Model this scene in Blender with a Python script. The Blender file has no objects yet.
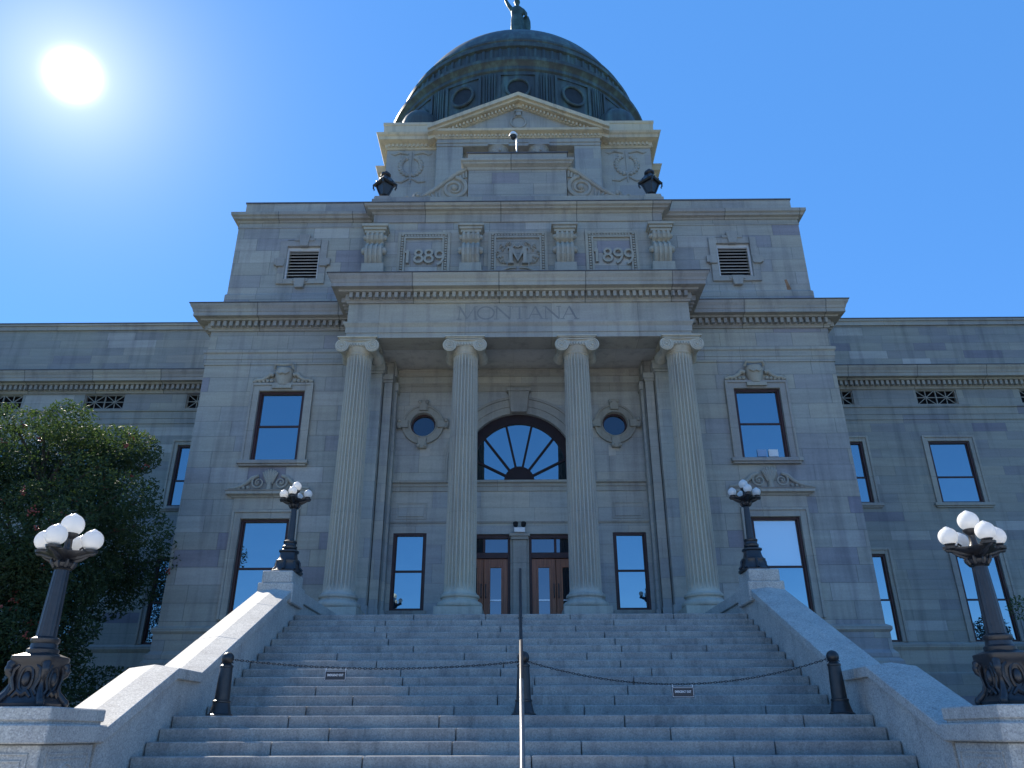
import bpy, bmesh, math, random
from mathutils import Vector, Matrix
from math import sin, cos, pi, radians

random.seed(11)
S = bpy.context.scene
COL = S.collection
EYE = 1.573

# ------------------------------------------------------------------ camera
cam_data = bpy.data.cameras.new('camera')
cam_data.sensor_fit = 'HORIZONTAL'
cam_data.sensor_width = 36.0
cam_data.lens = 36.0 * 769.0 / 1024.0
cam_data.clip_end = 6000
cam = bpy.data.objects.new('camera', cam_data)
COL.objects.link(cam)
pitch, roll, yaw = 0.4276, -0.00226, -0.00862
cam.matrix_world = (Matrix.Translation((-0.02, 0, EYE)) @ Matrix.Rotation(-yaw, 4, 'Z')
                    @ Matrix.Rotation(pi / 2 + pitch, 4, 'X') @ Matrix.Rotation(roll, 4, 'Z'))
S.camera = cam

# ------------------------------------------------------------------ sky, sun, exposure
SUN_EL, SUN_AZ = radians(40.3), radians(42.0)          # azimuth: to the left of straight ahead (+Y)
W = bpy.data.worlds.new('World')
S.world = W
W.use_nodes = True
nt = W.node_tree
nt.nodes.clear()
wo = nt.nodes.new('ShaderNodeOutputWorld')
bg = nt.nodes.new('ShaderNodeBackground')
sky = nt.nodes.new('ShaderNodeTexSky')
sky.sky_type = 'NISHITA'
sky.sun_disc = False
sky.sun_elevation = SUN_EL
sky.sun_rotation = -SUN_AZ
sky.altitude = 1250
sky.air_density = 0.75
sky.dust_density = 0.0
sky.ozone_density = 4.0
bg.inputs['Strength'].default_value = 0.15
hs = nt.nodes.new('ShaderNodeHueSaturation')
hs.inputs['Saturation'].default_value = 1.14
hs.inputs['Value'].default_value = 1.15
nt.links.new(sky.outputs[0], hs.inputs['Color'])
even = nt.nodes.new('ShaderNodeMix'); even.data_type = 'RGBA'
even.inputs[0].default_value = 0.65
even.inputs[7].default_value = (0.36, 1.25, 3.15, 1)
nt.links.new(hs.outputs[0], even.inputs[6])
nt.links.new(even.outputs[2], bg.inputs['Color'])
# the sun itself: a bright disc with its bright ring of sky around it, fixed in world direction
sd = Vector((-0.5765, 0.7385, 0.7817)).normalized()
tc = nt.nodes.new('ShaderNodeTexCoord')
dot = nt.nodes.new('ShaderNodeVectorMath'); dot.operation = 'DOT_PRODUCT'
dot.inputs[1].default_value = sd
nt.links.new(tc.outputs['Generated'], dot.inputs[0])
def wm(op, a, b=None, c=None):
    n = nt.nodes.new('ShaderNodeMath'); n.operation = op
    for i, v in enumerate((a, b, c)):
        if v is None: continue
        if isinstance(v, (int, float)): n.inputs[i].default_value = v
        else: nt.links.new(v, n.inputs[i])
    return n.outputs[0]
ang = wm('ARCCOSINE', wm('MINIMUM', dot.outputs['Value'], 0.999999))
disc = wm('MULTIPLY', wm('POWER', 2.718, wm('MULTIPLY', wm('POWER', wm('DIVIDE', ang, 0.0155), 2.0), -1.0)), 4.0)
ring1 = wm('MULTIPLY', wm('POWER', 2.718, wm('DIVIDE', ang, -0.065)), 0.34)
ring2 = wm('MULTIPLY', wm('POWER', 2.718, wm('DIVIDE', ang, -0.12)), 0.11)
glow = wm('ADD', wm('ADD', disc, ring1), ring2)
bg2 = nt.nodes.new('ShaderNodeBackground')
bg2.inputs['Color'].default_value = (1.0, 0.88, 0.90, 1)
nt.links.new(glow, bg2.inputs['Strength'])
addn = nt.nodes.new('ShaderNodeAddShader')
nt.links.new(bg.outputs[0], addn.inputs[0]); nt.links.new(bg2.outputs[0], addn.inputs[1])
nt.links.new(addn.outputs[0], wo.inputs['Surface'])

sl = bpy.data.lights.new('sun', 'SUN')
sl.energy = 5.0
sl.angle = radians(0.5)
sl.color = (1.0, 0.91, 0.77)
so = bpy.data.objects.new('sun', sl)
COL.objects.link(so)
so.rotation_euler = Vector((-sin(SUN_AZ) * cos(SUN_EL), cos(SUN_AZ) * cos(SUN_EL), sin(SUN_EL))).to_track_quat('Z', 'Y').to_euler()
so.location = (-40, 40, 60)

S.view_settings.view_transform = 'Standard'
S.view_settings.look = 'None'
S.view_settings.exposure = 1.0
S.view_settings.gamma = 1.0
S.view_settings.use_curve_mapping = False
S.render.engine = 'CYCLES'
S.cycles.use_denoising = True
S.cycles.max_bounces = 6
S.cycles.diffuse_bounces = 4
S.cycles.glossy_bounces = 3
S.cycles.sample_clamp_indirect = 4.0

# ------------------------------------------------------------------ node helpers and materials
class NT:
    def __init__(self, name):
        self.m = bpy.data.materials.new(name)
        self.m.use_nodes = True
        self.t = self.m.node_tree
        self.t.nodes.clear()
        self.out = self.t.nodes.new('ShaderNodeOutputMaterial')
        self.p = self.t.nodes.new('ShaderNodeBsdfPrincipled')
        self.t.links.new(self.p.outputs[0], self.out.inputs['Surface'])
    def n(self, typ, **kw):
        nd = self.t.nodes.new(typ)
        for k, v in kw.items(): setattr(nd, k, v)
        return nd
    def l(self, a, b): self.t.links.new(a, b)
    def set(self, sock, v):
        if hasattr(v, 'is_linked') or isinstance(v, bpy.types.NodeSocket): self.l(v, sock)
        else: sock.default_value = v
    def math(self, op, a, b=0.0, c=None, clamp=False):
        nd = self.n('ShaderNodeMath', operation=op); nd.use_clamp = clamp
        self.set(nd.inputs[0], a); self.set(nd.inputs[1], b)
        if c is not None: self.set(nd.inputs[2], c)
        return nd.outputs[0]
    def comb(self, x, y, z):
        nd = self.n('ShaderNodeCombineXYZ')
        for i, v in enumerate((x, y, z)): self.set(nd.inputs[i], v)
        return nd.outputs[0]
    def noise(self, vec, scale, detail=4.0, rough=0.55):
        nd = self.n('ShaderNodeTexNoise')
        nd.inputs['Scale'].default_value = scale; nd.inputs['Detail'].default_value = detail
        nd.inputs['Roughness'].default_value = rough
        if vec is not None: self.l(vec, nd.inputs['Vector'])
        return nd.outputs['Fac']
    def ramp(self, fac, stops, interp='LINEAR'):
        nd = self.n('ShaderNodeValToRGB'); cr = nd.color_ramp; cr.interpolation = interp
        while len(cr.elements) < len(stops): cr.elements.new(0.5)
        for e, (p, c) in zip(cr.elements, stops):
            e.position = p; e.color = (*c, 1) if len(c) == 3 else c
        self.l(fac, nd.inputs['Fac'])
        return nd.outputs['Color']
    def mix(self, fac, a, b, mode='MIX'):
        nd = self.n('ShaderNodeMix', data_type='RGBA', blend_type=mode)
        self.set(nd.inputs[0], fac)
        self.set(nd.inputs[6], a if not isinstance(a, tuple) else (*a, 1))
        self.set(nd.inputs[7], b if not isinstance(b, tuple) else (*b, 1))
        return nd.outputs[2]
    def mapr(self, v, a, b, c, d):
        nd = self.n('ShaderNodeMapRange')
        self.set(nd.inputs[0], v)
        for i, q in enumerate((a, b, c, d)): nd.inputs[i + 1].default_value = q
        return nd.outputs[0]
    def bump(self, h, strength, dist=0.02):
        nd = self.n('ShaderNodeBump'); nd.inputs['Strength'].default_value = strength
        nd.inputs['Distance'].default_value = dist
        self.l(h, nd.inputs['Height']); self.l(nd.outputs[0], self.p.inputs['Normal'])
    def pos(self):
        g = self.n('ShaderNodeNewGeometry')
        return g.outputs['Position']

def stone(name, cols, length, height, joint=0.010, zoff=0.0, seed=0.0, streak=1.0, jdark=0.55, rough=0.85):
    """coursed ashlar: each block its own tint, thin dark joints, bedding streaks, rain staining"""
    k = NT(name)
    P = k.pos()
    sp = k.n('ShaderNodeSeparateXYZ'); k.l(P, sp.inputs[0])
    ge = k.n('ShaderNodeNewGeometry'); sn = k.n('ShaderNodeSeparateXYZ'); k.l(ge.outputs['True Normal'], sn.inputs[0])
    side = k.math('GREATER_THAN', k.math('ABSOLUTE', sn.outputs[0]), 0.6)
    u = k.math('ADD', k.math('MULTIPLY', sp.outputs[1], side), k.math('MULTIPLY', sp.outputs[0], k.math('SUBTRACT', 1.0, side)))
    v = k.math('DIVIDE', k.math('SUBTRACT', sp.outputs[2], zoff), height)
    row = k.math('FLOOR', v); fv = k.math('FRACT', v)
    wn = k.n('ShaderNodeTexWhiteNoise', noise_dimensions='1D'); k.l(k.math('ADD', row, 13.7 + seed), wn.inputs['W'])
    rr = wn.outputs['Value']
    uu = k.math('ADD', k.math('MULTIPLY', k.math('DIVIDE', u, length), k.math('ADD', k.math('MULTIPLY', rr, 0.6), 0.7)), k.math('MULTIPLY', rr, 37.0))
    colm = k.math('FLOOR', uu); fu = k.math('FRACT', uu)
    wn2 = k.n('ShaderNodeTexWhiteNoise', noise_dimensions='3D'); k.l(k.comb(row, colm, seed), wn2.inputs['Vector'])
    base = k.ramp(wn2.outputs['Value'], cols)
    # joints
    ju = k.math('MULTIPLY', k.math('MINIMUM', fu, k.math('SUBTRACT', 1.0, fu)), length)
    jv = k.math('MULTIPLY', k.math('MINIMUM', fv, k.math('SUBTRACT', 1.0, fv)), height)
    jm = k.mapr(k.math('MINIMUM', ju, jv), joint * 0.3, joint, 1.0, 0.0)
    # bedding streaks and mottling
    mp = k.n('ShaderNodeMapping'); mp.inputs['Scale'].default_value = (0.45, 0.45, 4.5); k.l(P, mp.inputs['Vector'])
    st = k.noise(mp.outputs[0], 1.1, 6.0, 0.62)
    big = k.noise(P, 0.35, 3.0)
    fine = k.noise(P, 22.0, 4.0, 0.7)
    mp2 = k.n('ShaderNodeMapping'); mp2.inputs['Scale'].default_value = (3.0, 3.0, 0.25); k.l(P, mp2.inputs['Vector'])
    drip = k.noise(mp2.outputs[0], 1.0, 4.0, 0.6)
    c = k.mix(1.0, base, k.ramp(st, [(0.25, (1 - 0.17 * streak,) * 3), (0.7, (1 + 0.09 * streak,) * 3)]), 'MULTIPLY')
    c = k.mix(1.0, c, k.ramp(big, [(0.3, (0.90, 0.90, 0.94)), (0.7, (1.08, 1.06, 1.0))]), 'MULTIPLY')
    c = k.mix(1.0, c, k.ramp(fine, [(0.25, (0.90,) * 3), (0.75, (1.09,) * 3)]), 'MULTIPLY')
    c = k.mix(1.0, c, k.ramp(drip, [(0.30, (0.74, 0.74, 0.765)), (0.50, (1.0, 1.0, 1.0))]), 'MULTIPLY')
    c = k.mix(k.math('MULTIPLY', jm, jdark), c, (0.10, 0.10, 0.095))
    k.l(c, k.p.inputs['Base Color'])
    k.p.inputs['Roughness'].default_value = rough
    h = k.math('SUBTRACT', k.math('ADD', k.math('MULTIPLY', fine, 0.25), k.math('MULTIPLY', st, 0.08)), jm)
    k.bump(h, 0.5, 0.012)
    return k.m

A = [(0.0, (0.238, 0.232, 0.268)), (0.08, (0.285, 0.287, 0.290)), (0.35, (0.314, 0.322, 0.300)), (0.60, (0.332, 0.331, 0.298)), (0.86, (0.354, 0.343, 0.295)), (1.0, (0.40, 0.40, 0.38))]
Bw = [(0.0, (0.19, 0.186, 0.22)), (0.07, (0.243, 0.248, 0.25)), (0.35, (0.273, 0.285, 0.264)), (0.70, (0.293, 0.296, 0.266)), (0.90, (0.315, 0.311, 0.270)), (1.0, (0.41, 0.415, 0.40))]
Cs = [(0.0, (0.285, 0.275, 0.265)), (0.25, (0.328, 0.322, 0.29)), (0.6, (0.358, 0.343, 0.297)), (1.0, (0.382, 0.372, 0.33))]
Dr = [(0.0, (0.54, 0.46, 0.32)), (1.0, (0.62, 0.54, 0.40))]  # warm, lighter tone stands in for light bounced off the roofs
Dw = [(0.0, (0.31, 0.31, 0.31)), (0.4, (0.35, 0.35, 0.33)), (1.0, (0.39, 0.38, 0.34))]
M = {}
M['ashlar'] = stone('ashlar_sandstone', A, 1.15, 0.485, 0.010, seed=1)
M['wing'] = stone('wing_sandstone', Bw, 1.35, 0.33, 0.008, seed=4, jdark=0.4)
M['trim'] = stone('dressed_sandstone', Cs, 2.3, 1.9, 0.010, zoff=0.35, seed=7, streak=0.8, jdark=0.4)
M['cornice'] = stone('cornice_sandstone', Cs, 2.0, 6.0, 0.018, zoff=0.2, seed=9, streak=0.9, jdark=0.8)
M['column'] = stone('column_sandstone', [(0.0, (0.42, 0.405, 0.345)), (0.5, (0.46, 0.435, 0.36)), (1.0, (0.50, 0.47, 0.39))], 60.0, 2.15, 0.008, zoff=0.5, seed=3, streak=0.15, jdark=0.25)
M['drum_cornice'] = stone('bounce_lit_cornice_stone', Dr, 3.0, 8.0, 0.008, zoff=1.0, seed=2, streak=0.4, jdark=0.3)
M['drum_wall'] = stone('drum_sandstone', Dw, 2.2, 0.6, 0.008, seed=8, streak=0.5, jdark=0.25)
M['carve'] = stone('carved_sandstone', [(0.0, (0.34, 0.33, 0.285)), (1.0, (0.37, 0.36, 0.31))], 40, 40, 0.002, seed=5, streak=0.5)
M['shade_soot'] = stone('shade_soot_sandstone', [(0.0, (0.22, 0.22, 0.22)), (1.0, (0.25, 0.245, 0.235))], 40, 40, 0.002, seed=5, streak=0.5)  # dark tone holds the shade of letters and numerals as well as grime
M['porch'] = stone('porch_sandstone', [(0.0, (0.36, 0.37, 0.37)), (0.3, (0.40, 0.41, 0.385)), (0.7, (0.43, 0.425, 0.385)), (1.0, (0.46, 0.445, 0.39))], 1.5, 0.55, 0.008, seed=12, jdark=0.35)

M['ceiling'] = stone('pale_ceiling_stone', [(0.0, (0.50, 0.50, 0.48)), (1.0, (0.55, 0.54, 0.50))], 1.8, 6.0, 0.008, seed=15, streak=0.4, jdark=0.3)

def granite(name, base, dark, light, rough=0.75, stain=0.25, ridge=False):
    k = NT(name)
    P = k.pos()
    vo = k.n('ShaderNodeTexVoronoi'); vo.inputs['Scale'].default_value = 75.0; k.l(P, vo.inputs['Vector'])
    sep = k.n('ShaderNodeSeparateColor'); k.l(vo.outputs['Color'], sep.inputs[0])
    c = k.ramp(sep.outputs[0], [(0.0, dark), (0.22, dark), (0.34, base), (0.75, base), (0.92, light), (1.0, light)])
    fine = k.noise(P, 38.0, 3.0, 0.7)
    c = k.mix(1.0, c, k.ramp(fine, [(0.3, (0.86,) * 3), (0.7, (1.12,) * 3)]), 'MULTIPLY')
    mp = k.n('ShaderNodeMapping'); mp.inputs['Scale'].default_value = (1.3, 1.3, 0.9); k.l(P, mp.inputs['Vector'])
    st = k.noise(mp.outputs[0], 1.7, 6.0, 0.65)
    c = k.mix(1.0, c, k.ramp(st, [(0.33, (1 - stain, 1 - stain, 1 - stain * 0.92)), (0.6, (1.03, 1.03, 1.02))]), 'MULTIPLY')
    mp2 = k.n('ShaderNodeMapping'); mp2.inputs['Scale'].default_value = (5.0, 5.0, 0.8); k.l(P, mp2.inputs['Vector'])
    run = k.noise(mp2.outputs[0], 1.4, 5.0, 0.65)
    c = k.mix(1.0, c, k.ramp(run, [(0.30, (1 - stain, 1 - stain, 1 - stain)), (0.46, (1.0, 1.0, 1.0))]), 'MULTIPLY')
    k.l(c, k.p.inputs['Base Color'])
    k.p.inputs['Roughness'].default_value = rough
    k.bump(k.math('ADD', fine, k.math('MULTIPLY', sep.outputs[1], 0.3)), 0.35, 0.006)
    return k.m
M['granite'] = granite('step_granite', (0.32, 0.312, 0.288), (0.265, 0.26, 0.245), (0.36, 0.352, 0.328), 0.8, 0.30)
M['granite_wall'] = granite('parapet_granite', (0.44, 0.425, 0.385), (0.34, 0.335, 0.315), (0.53, 0.515, 0.475), 0.8, 0.18)

def plain(name, col, rough=0.6, metal=0.0, spec=0.5, var=0.15, scale=6.0, bump=0.0, coat=0.0):
    k = NT(name)
    P = k.pos()
    f = k.noise(P, scale, 5.0, 0.6)
    c = k.mix(1.0, (*col,), k.ramp(f, [(0.3, (1 - var,) * 3), (0.7, (1 + var,) * 3)]), 'MULTIPLY')
    k.l(c, k.p.inputs['Base Color'])
    k.p.inputs['Roughness'].default_value = rough
    k.p.inputs['Metallic'].default_value = metal
    k.p.inputs['Specular IOR Level'].default_value = spec
    k.p.inputs['Coat Weight'].default_value = coat
    if bump: k.bump(f, bump, 0.01)
    return k.m
M['iron'] = plain('dark_cast_iron', (0.017, 0.0175, 0.021), 0.40, 0.0, 0.6, 0.3, 18, 0.25)
M['black'] = plain('black_paint', (0.014, 0.015, 0.017), 0.38, 0.0, 0.5, 0.25, 20, 0.1)
M['frame'] = plain('dark_red_window_paint', (0.050, 0.022, 0.022), 0.5, 0, 0.4, 0.2, 5)
M['muntin'] = plain('dark_fanlight_paint', (0.022, 0.012, 0.014), 0.6, 0, 0.3, 0.2, 5)
M['steel'] = plain('brushed_rail_steel', (0.42, 0.43, 0.45), 0.28, 1.0, 0.5, 0.15, 30)
M['shaded_steel'] = plain('shaded_rail_steel', (0.035, 0.036, 0.042), 0.4, 0.3, 0.5, 0.2, 12)  # same rail as the steel, its shade put into the colour
M['white'] = plain('white_painted_metal', (0.75, 0.75, 0.74), 0.4, 0, 0.5, 0.05, 8)
M['louver'] = plain('pale_louver_paint', (0.50, 0.50, 0.50), 0.55, 0, 0.4, 0.08, 8)
M['lead'] = plain('roof_flashing', (0.11, 0.115, 0.13), 0.6, 0.2, 0.5, 0.2, 5)
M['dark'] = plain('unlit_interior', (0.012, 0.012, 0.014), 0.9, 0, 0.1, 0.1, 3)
M['signface'] = plain('black_sign_enamel', (0.012, 0.013, 0.02), 0.35, 0, 0.5, 0.1, 10)
M['silver'] = plain('silver_sign_letters', (0.72, 0.73, 0.75), 0.4, 0.0, 0.5, 0.05, 10)
M['bark'] = plain('tree_bark', (0.075, 0.060, 0.048), 0.9, 0, 0.2, 0.35, 14, 0.6)
M['berry'] = plain('orange_red_berries', (0.24, 0.045, 0.025), 0.4, 0, 0.5, 0.3, 9)
M['plaza'] = granite('pale_concrete_paving', (0.52, 0.51, 0.48), (0.46, 0.455, 0.43), (0.57, 0.56, 0.53), 0.9, 0.12)
M['grass_soil'] = plain('lawn_green', (0.060, 0.085, 0.028), 0.95, 0, 0.1, 0.35, 1.2, 0.3)

def wood(name):
    k = NT(name); P = k.pos()
    mp = k.n('ShaderNodeMapping'); mp.inputs['Scale'].default_value = (14.0, 14.0, 0.7); k.l(P, mp.inputs['Vector'])
    f = k.noise(mp.outputs[0], 1.6, 6.0, 0.6)
    k.l(k.ramp(f, [(0.3, (0.15, 0.048, 0.024)), (0.5, (0.25, 0.088, 0.042)), (0.72, (0.36, 0.14, 0.068))]), k.p.inputs['Base Color'])
    k.p.inputs['Roughness'].default_value = 0.42
    return k.m
M['wood'] = wood('varnished_oak')

def copper(name):
    k = NT(name); P = k.pos()
    f = k.noise(P, 0.5, 6.0, 0.65)
    mp = k.n('ShaderNodeMapping'); mp.inputs['Scale'].default_value = (2.0, 2.0, 0.22); k.l(P, mp.inputs['Vector'])
    d = k.noise(mp.outputs[0], 1.2, 5.0, 0.65)
    c = k.ramp(k.math('MULTIPLY_ADD', d, 0.6, k.math('MULTIPLY', f, 0.4)), [(0.34, (0.040, 0.046, 0.054)), (0.49, (0.055, 0.075, 0.078)), (0.64, (0.10, 0.165, 0.155))])
    k.l(c, k.p.inputs['Base Color'])
    k.p.inputs['Roughness'].default_value = 0.55
    k.p.inputs['Metallic'].default_value = 0.15
    return k.m
M['oculus_glass'] = plain('dull_copper_shutter', (0.030, 0.036, 0.042), 0.6, 0.1, 0.3, 0.2, 3)
M['copper'] = copper('weathered_dark_copper')

def verdigris():
    k = NT('statue_bronze'); P = k.pos()
    f = k.noise(P, 2.2, 5.0, 0.65)
    k.l(k.ramp(f, [(0.35, (0.030, 0.048, 0.042)), (0.65, (0.075, 0.13, 0.11))]), k.p.inputs['Base Color'])
    k.p.inputs['Roughness'].default_value = 0.5; k.p.inputs['Metallic'].default_value = 0.3
    return k.m
M['bronze'] = verdigris()

def glass(name, inner, fac=0.5, tint=(0.80, 0.86, 0.95)):
    """window pane: dark room behind with the sky mirrored in slightly wavy glass"""
    k = NT(name); P = k.pos()
    k.p.inputs['Base Color'].default_value = (*inner, 1)
    k.p.inputs['Roughness'].default_value = 0.7
    k.p.inputs['Specular IOR Level'].default_value = 0.0
    g = k.n('ShaderNodeBsdfGlossy'); g.inputs['Roughness'].default_value = 0.01
    g.inputs['Color'].default_value = (*tint, 1)
    f = k.noise(P, 1.1, 2.0, 0.4)
    b = k.n('ShaderNodeBump'); b.inputs['Strength'].default_value = 0.09; b.inputs['Distance'].default_value = 0.05
    k.l(f, b.inputs['Height']); k.l(b.outputs[0], g.inputs['Normal'])
    mx = k.n('ShaderNodeMixShader'); mx.inputs[0].default_value = fac
    k.l(k.p.outputs[0], mx.inputs[1]); k.l(g.outputs[0], mx.inputs[2]); k.l(mx.outputs[0], k.out.inputs['Surface'])
    return k.m
M['glass'] = glass('window_glass', (0.012, 0.016, 0.025), 0.36, (0.60, 0.83, 0.93))
M['glass_round'] = glass('dark_round_window_glass', (0.012, 0.014, 0.02), 0.10)
M['glass_low'] = glass('window_glass_low', (0.020, 0.03, 0.045), 0.40, (0.62, 0.86, 0.95))
M['glass_blind'] = glass('window_glass_over_pale_blind', (0.62, 0.66, 0.68), 0.32, (0.62, 0.86, 0.95))
M['glass_door'] = glass('door_glass', (0.010, 0.013, 0.02), 0.20)

def opal():
    k = NT('white_opal_glass')
    k.p.inputs['Base Color'].default_value = (0.86, 0.86, 0.85, 1)
    k.p.inputs['Roughness'].default_value = 0.18
    tr = k.n('ShaderNodeBsdfTranslucent'); tr.inputs['Color'].default_value = (0.92, 0.91, 0.88, 1)
    mx = k.n('ShaderNodeMixShader'); mx.inputs[0].default_value = 0.5
    k.l(k.p.outputs[0], mx.inputs[1]); k.l(tr.outputs[0], mx.inputs[2]); k.l(mx.outputs[0], k.out.inputs['Surface'])
    return k.m
M['opal'] = opal()

def leafmat(name, stops):
    k = NT(name); P = k.pos()
    f = k.math('MULTIPLY_ADD', k.noise(P, 0.9, 3.0, 0.6), 0.5, k.math('MULTIPLY', k.noise(P, 9.0, 2.0), 0.5))
    c = k.ramp(f, stops)
    k.l(c, k.p.inputs['Base Color']); k.p.inputs['Roughness'].default_value = 0.6; k.p.inputs['Specular IOR Level'].default_value = 0.25
    tr = k.n('ShaderNodeBsdfTranslucent'); k.l(k.mix(1.0, c, (1.6, 1.7, 0.7), 'MULTIPLY'), tr.inputs['Color'])
    mx = k.n('ShaderNodeMixShader'); mx.inputs[0].default_value = 0.35
    k.l(k.p.outputs[0], mx.inputs[1]); k.l(tr.outputs[0], mx.inputs[2]); k.l(mx.outputs[0], k.out.inputs['Surface'])
    return k.m
M['leaf'] = leafmat('rowan_leaves', [(0.35, (0.024, 0.045, 0.025)), (0.5, (0.042, 0.070, 0.034)), (0.68, (0.075, 0.098, 0.044))])
M['leaf2'] = leafmat('shrub_leaves', [(0.35, (0.035, 0.060, 0.028)), (0.5, (0.060, 0.095, 0.040)), (0.66, (0.11, 0.14, 0.06))])

# ------------------------------------------------------------------ mesh builder
WL = {}                                                    # world location of every object built here
class MB:
    def __init__(self): self.v = []; self.f = []
    def quad(self, a, b, c, d):
        i = len(self.v); self.v += [a, b, c, d]; self.f.append((i, i + 1, i + 2, i + 3)); return self
    def box(self, x0, x1, y0, y1, z0, z1):
        i = len(self.v)
        self.v += [(x0, y0, z0), (x1, y0, z0), (x1, y1, z0), (x0, y1, z0), (x0, y0, z1), (x1, y0, z1), (x1, y1, z1), (x0, y1, z1)]
        for q in ((3, 2, 1, 0), (4, 5, 6, 7), (0, 1, 5, 4), (1, 2, 6, 5), (2, 3, 7, 6), (3, 0, 4, 7)):
            self.f.append(tuple(i + j for j in q))
        return self
    def prism(self, poly, y0, y1):
        """outline in x,z pushed through y"""
        n = len(poly); i = len(self.v)
        self.v += [(x, y0, z) for x, z in poly] + [(x, y1, z) for x, z in poly]
        self.f.append(tuple(i + j for j in range(n))); self.f.append(tuple(i + n + j for j in reversed(range(n))))
        for j in range(n):
            q = (j + 1) % n
            self.f.append((i + j, i + n + j, i + n + q, i + q))
        return self
    def prism_x(self, poly, x0, x1):
        """outline in y,z pushed through x"""
        n = len(poly); i = len(self.v)
        self.v += [(x0, y, z) for y, z in poly] + [(x1, y, z) for y, z in poly]
        self.f.append(tuple(i + j for j in range(n))); self.f.append(tuple(i + n + j for j in reversed(range(n))))
        for j in range(n):
            q = (j + 1) % n
            self.f.append((i + j, i + n + j, i + n + q, i + q))
        return self
    def loft(self, rings, cap=True):
        n = len(rings[0]); i = len(self.v)
        for r in rings: self.v += r
        for a in range(len(rings) - 1):
            for j in range(n):
                q = (j + 1) % n
                self.f.append((i + a * n + j, i + a * n + q, i + (a + 1) * n + q, i + (a + 1) * n + j))
        if cap:
            self.f.append(tuple(i + j for j in reversed(range(n))))
            self.f.append(tuple(i + (len(rings) - 1) * n + j for j in range(n)))
        return self
    def lathe(self, prof, c=(0, 0, 0), n=32, p=None, rot=0.0, sx=1.0, sy=1.0):
        rings = []
        for r, z in prof:
            ring = []
            for j in range(n):
                a = 2 * pi * j / n + rot
                q = 1.0
                if p: q = 1.0 / (abs(cos(a - rot)) ** p + abs(sin(a - rot)) ** p) ** (1.0 / p)
                ring.append((c[0] + r * q * cos(a) * sx, c[1] + r * q * sin(a) * sy, c[2] + z))
            rings.append(ring)
        return self.loft(rings)
    def sphere(self, c, r, n=20, sz=1.0):
        m = n // 2
        return self.lathe([(max(1e-4, r * sin(pi * k / m)), -r * sz * cos(pi * k / m)) for k in range(m + 1)], c, n)
    def tube(self, pts, r, n=8, cap=True):
        pts = [Vector(p) for p in pts]; m = len(pts)
        rs = r if isinstance(r, (list, tuple)) else [r] * m
        rings = []; up = None
        for k in range(m):
            t = (pts[min(k + 1, m - 1)] - pts[max(k - 1, 0)]).normalized()
            if up is None:
                up = Vector((0, 0, 1)) if abs(t.z) < 0.9 else Vector((1, 0, 0))
            s = t.cross(up).normalized(); up = s.cross(t).normalized()
            rings.append([tuple(pts[k] + (s * cos(2 * pi * j / n) + up * sin(2 * pi * j / n)) * rs[k]) for j in range(n)])
        return self.loft(rings, cap)
    def ribbon(self, pts, w, y0, y1, closed=False):
        """flat band of width w along a polyline in x,z, from y0 (front) to y1"""
        m = len(pts); L = []; R = []
        for k in range(m):
            if closed: a, b = pts[(k - 1) % m], pts[(k + 1) % m]
            else: a, b = pts[max(k - 1, 0)], pts[min(k + 1, m - 1)]
            dx, dz = b[0] - a[0], b[1] - a[1]; d = math.hypot(dx, dz) or 1e-6
            nx, nz = -dz / d * w / 2, dx / d * w / 2
            L.append((pts[k][0] + nx, pts[k][1] + nz)); R.append((pts[k][0] - nx, pts[k][1] - nz))
        i = len(self.v)
        for k in range(m):
            self.v += [(L[k][0], y0, L[k][1]), (R[k][0], y0, R[k][1]), (R[k][0], y1, R[k][1]), (L[k][0], y1, L[k][1])]
        rng = range(m) if closed else range(m - 1)
        for k in rng:
            a, b = i + 4 * k, i + 4 * ((k + 1) % m)
            for j in range(4):
                q = (j + 1) % 4
                self.f.append((a + j, a + q, b + q, b + j))
        if not closed:
            self.f.append((i, i + 3, i + 2, i + 1)); e = i + 4 * (m - 1); self.f.append((e, e + 1, e + 2, e + 3))
        return self
    def mould(self, path, prof, closed=False):
        """sweep a moulding profile (out, z) along a plan path (x, y) with mitred corners"""
        m = len(path); rings = []
        for k in range(m):
            def nrm(a, b):
                dx, dy = b[0] - a[0], b[1] - a[1]; d = math.hypot(dx, dy); return (dy / d, -dx / d)
            if closed or 0 < k < m - 1:
                n1 = nrm(path[(k - 1) % m], path[k]); n2 = nrm(path[k], path[(k + 1) % m])
                q = 1 + n1[0] * n2[0] + n1[1] * n2[1]
                mx, my = (n1[0] + n2[0]) / q, (n1[1] + n2[1]) / q
            elif k == 0: mx, my = nrm(path[0], path[1])
            else: mx, my = nrm(path[-2], path[-1])
            rings.append([(path[k][0] + o * mx, path[k][1] + o * my, z) for o, z in prof])
        if closed: rings.append(rings[0])
        return self.loft(rings, not closed)
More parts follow.
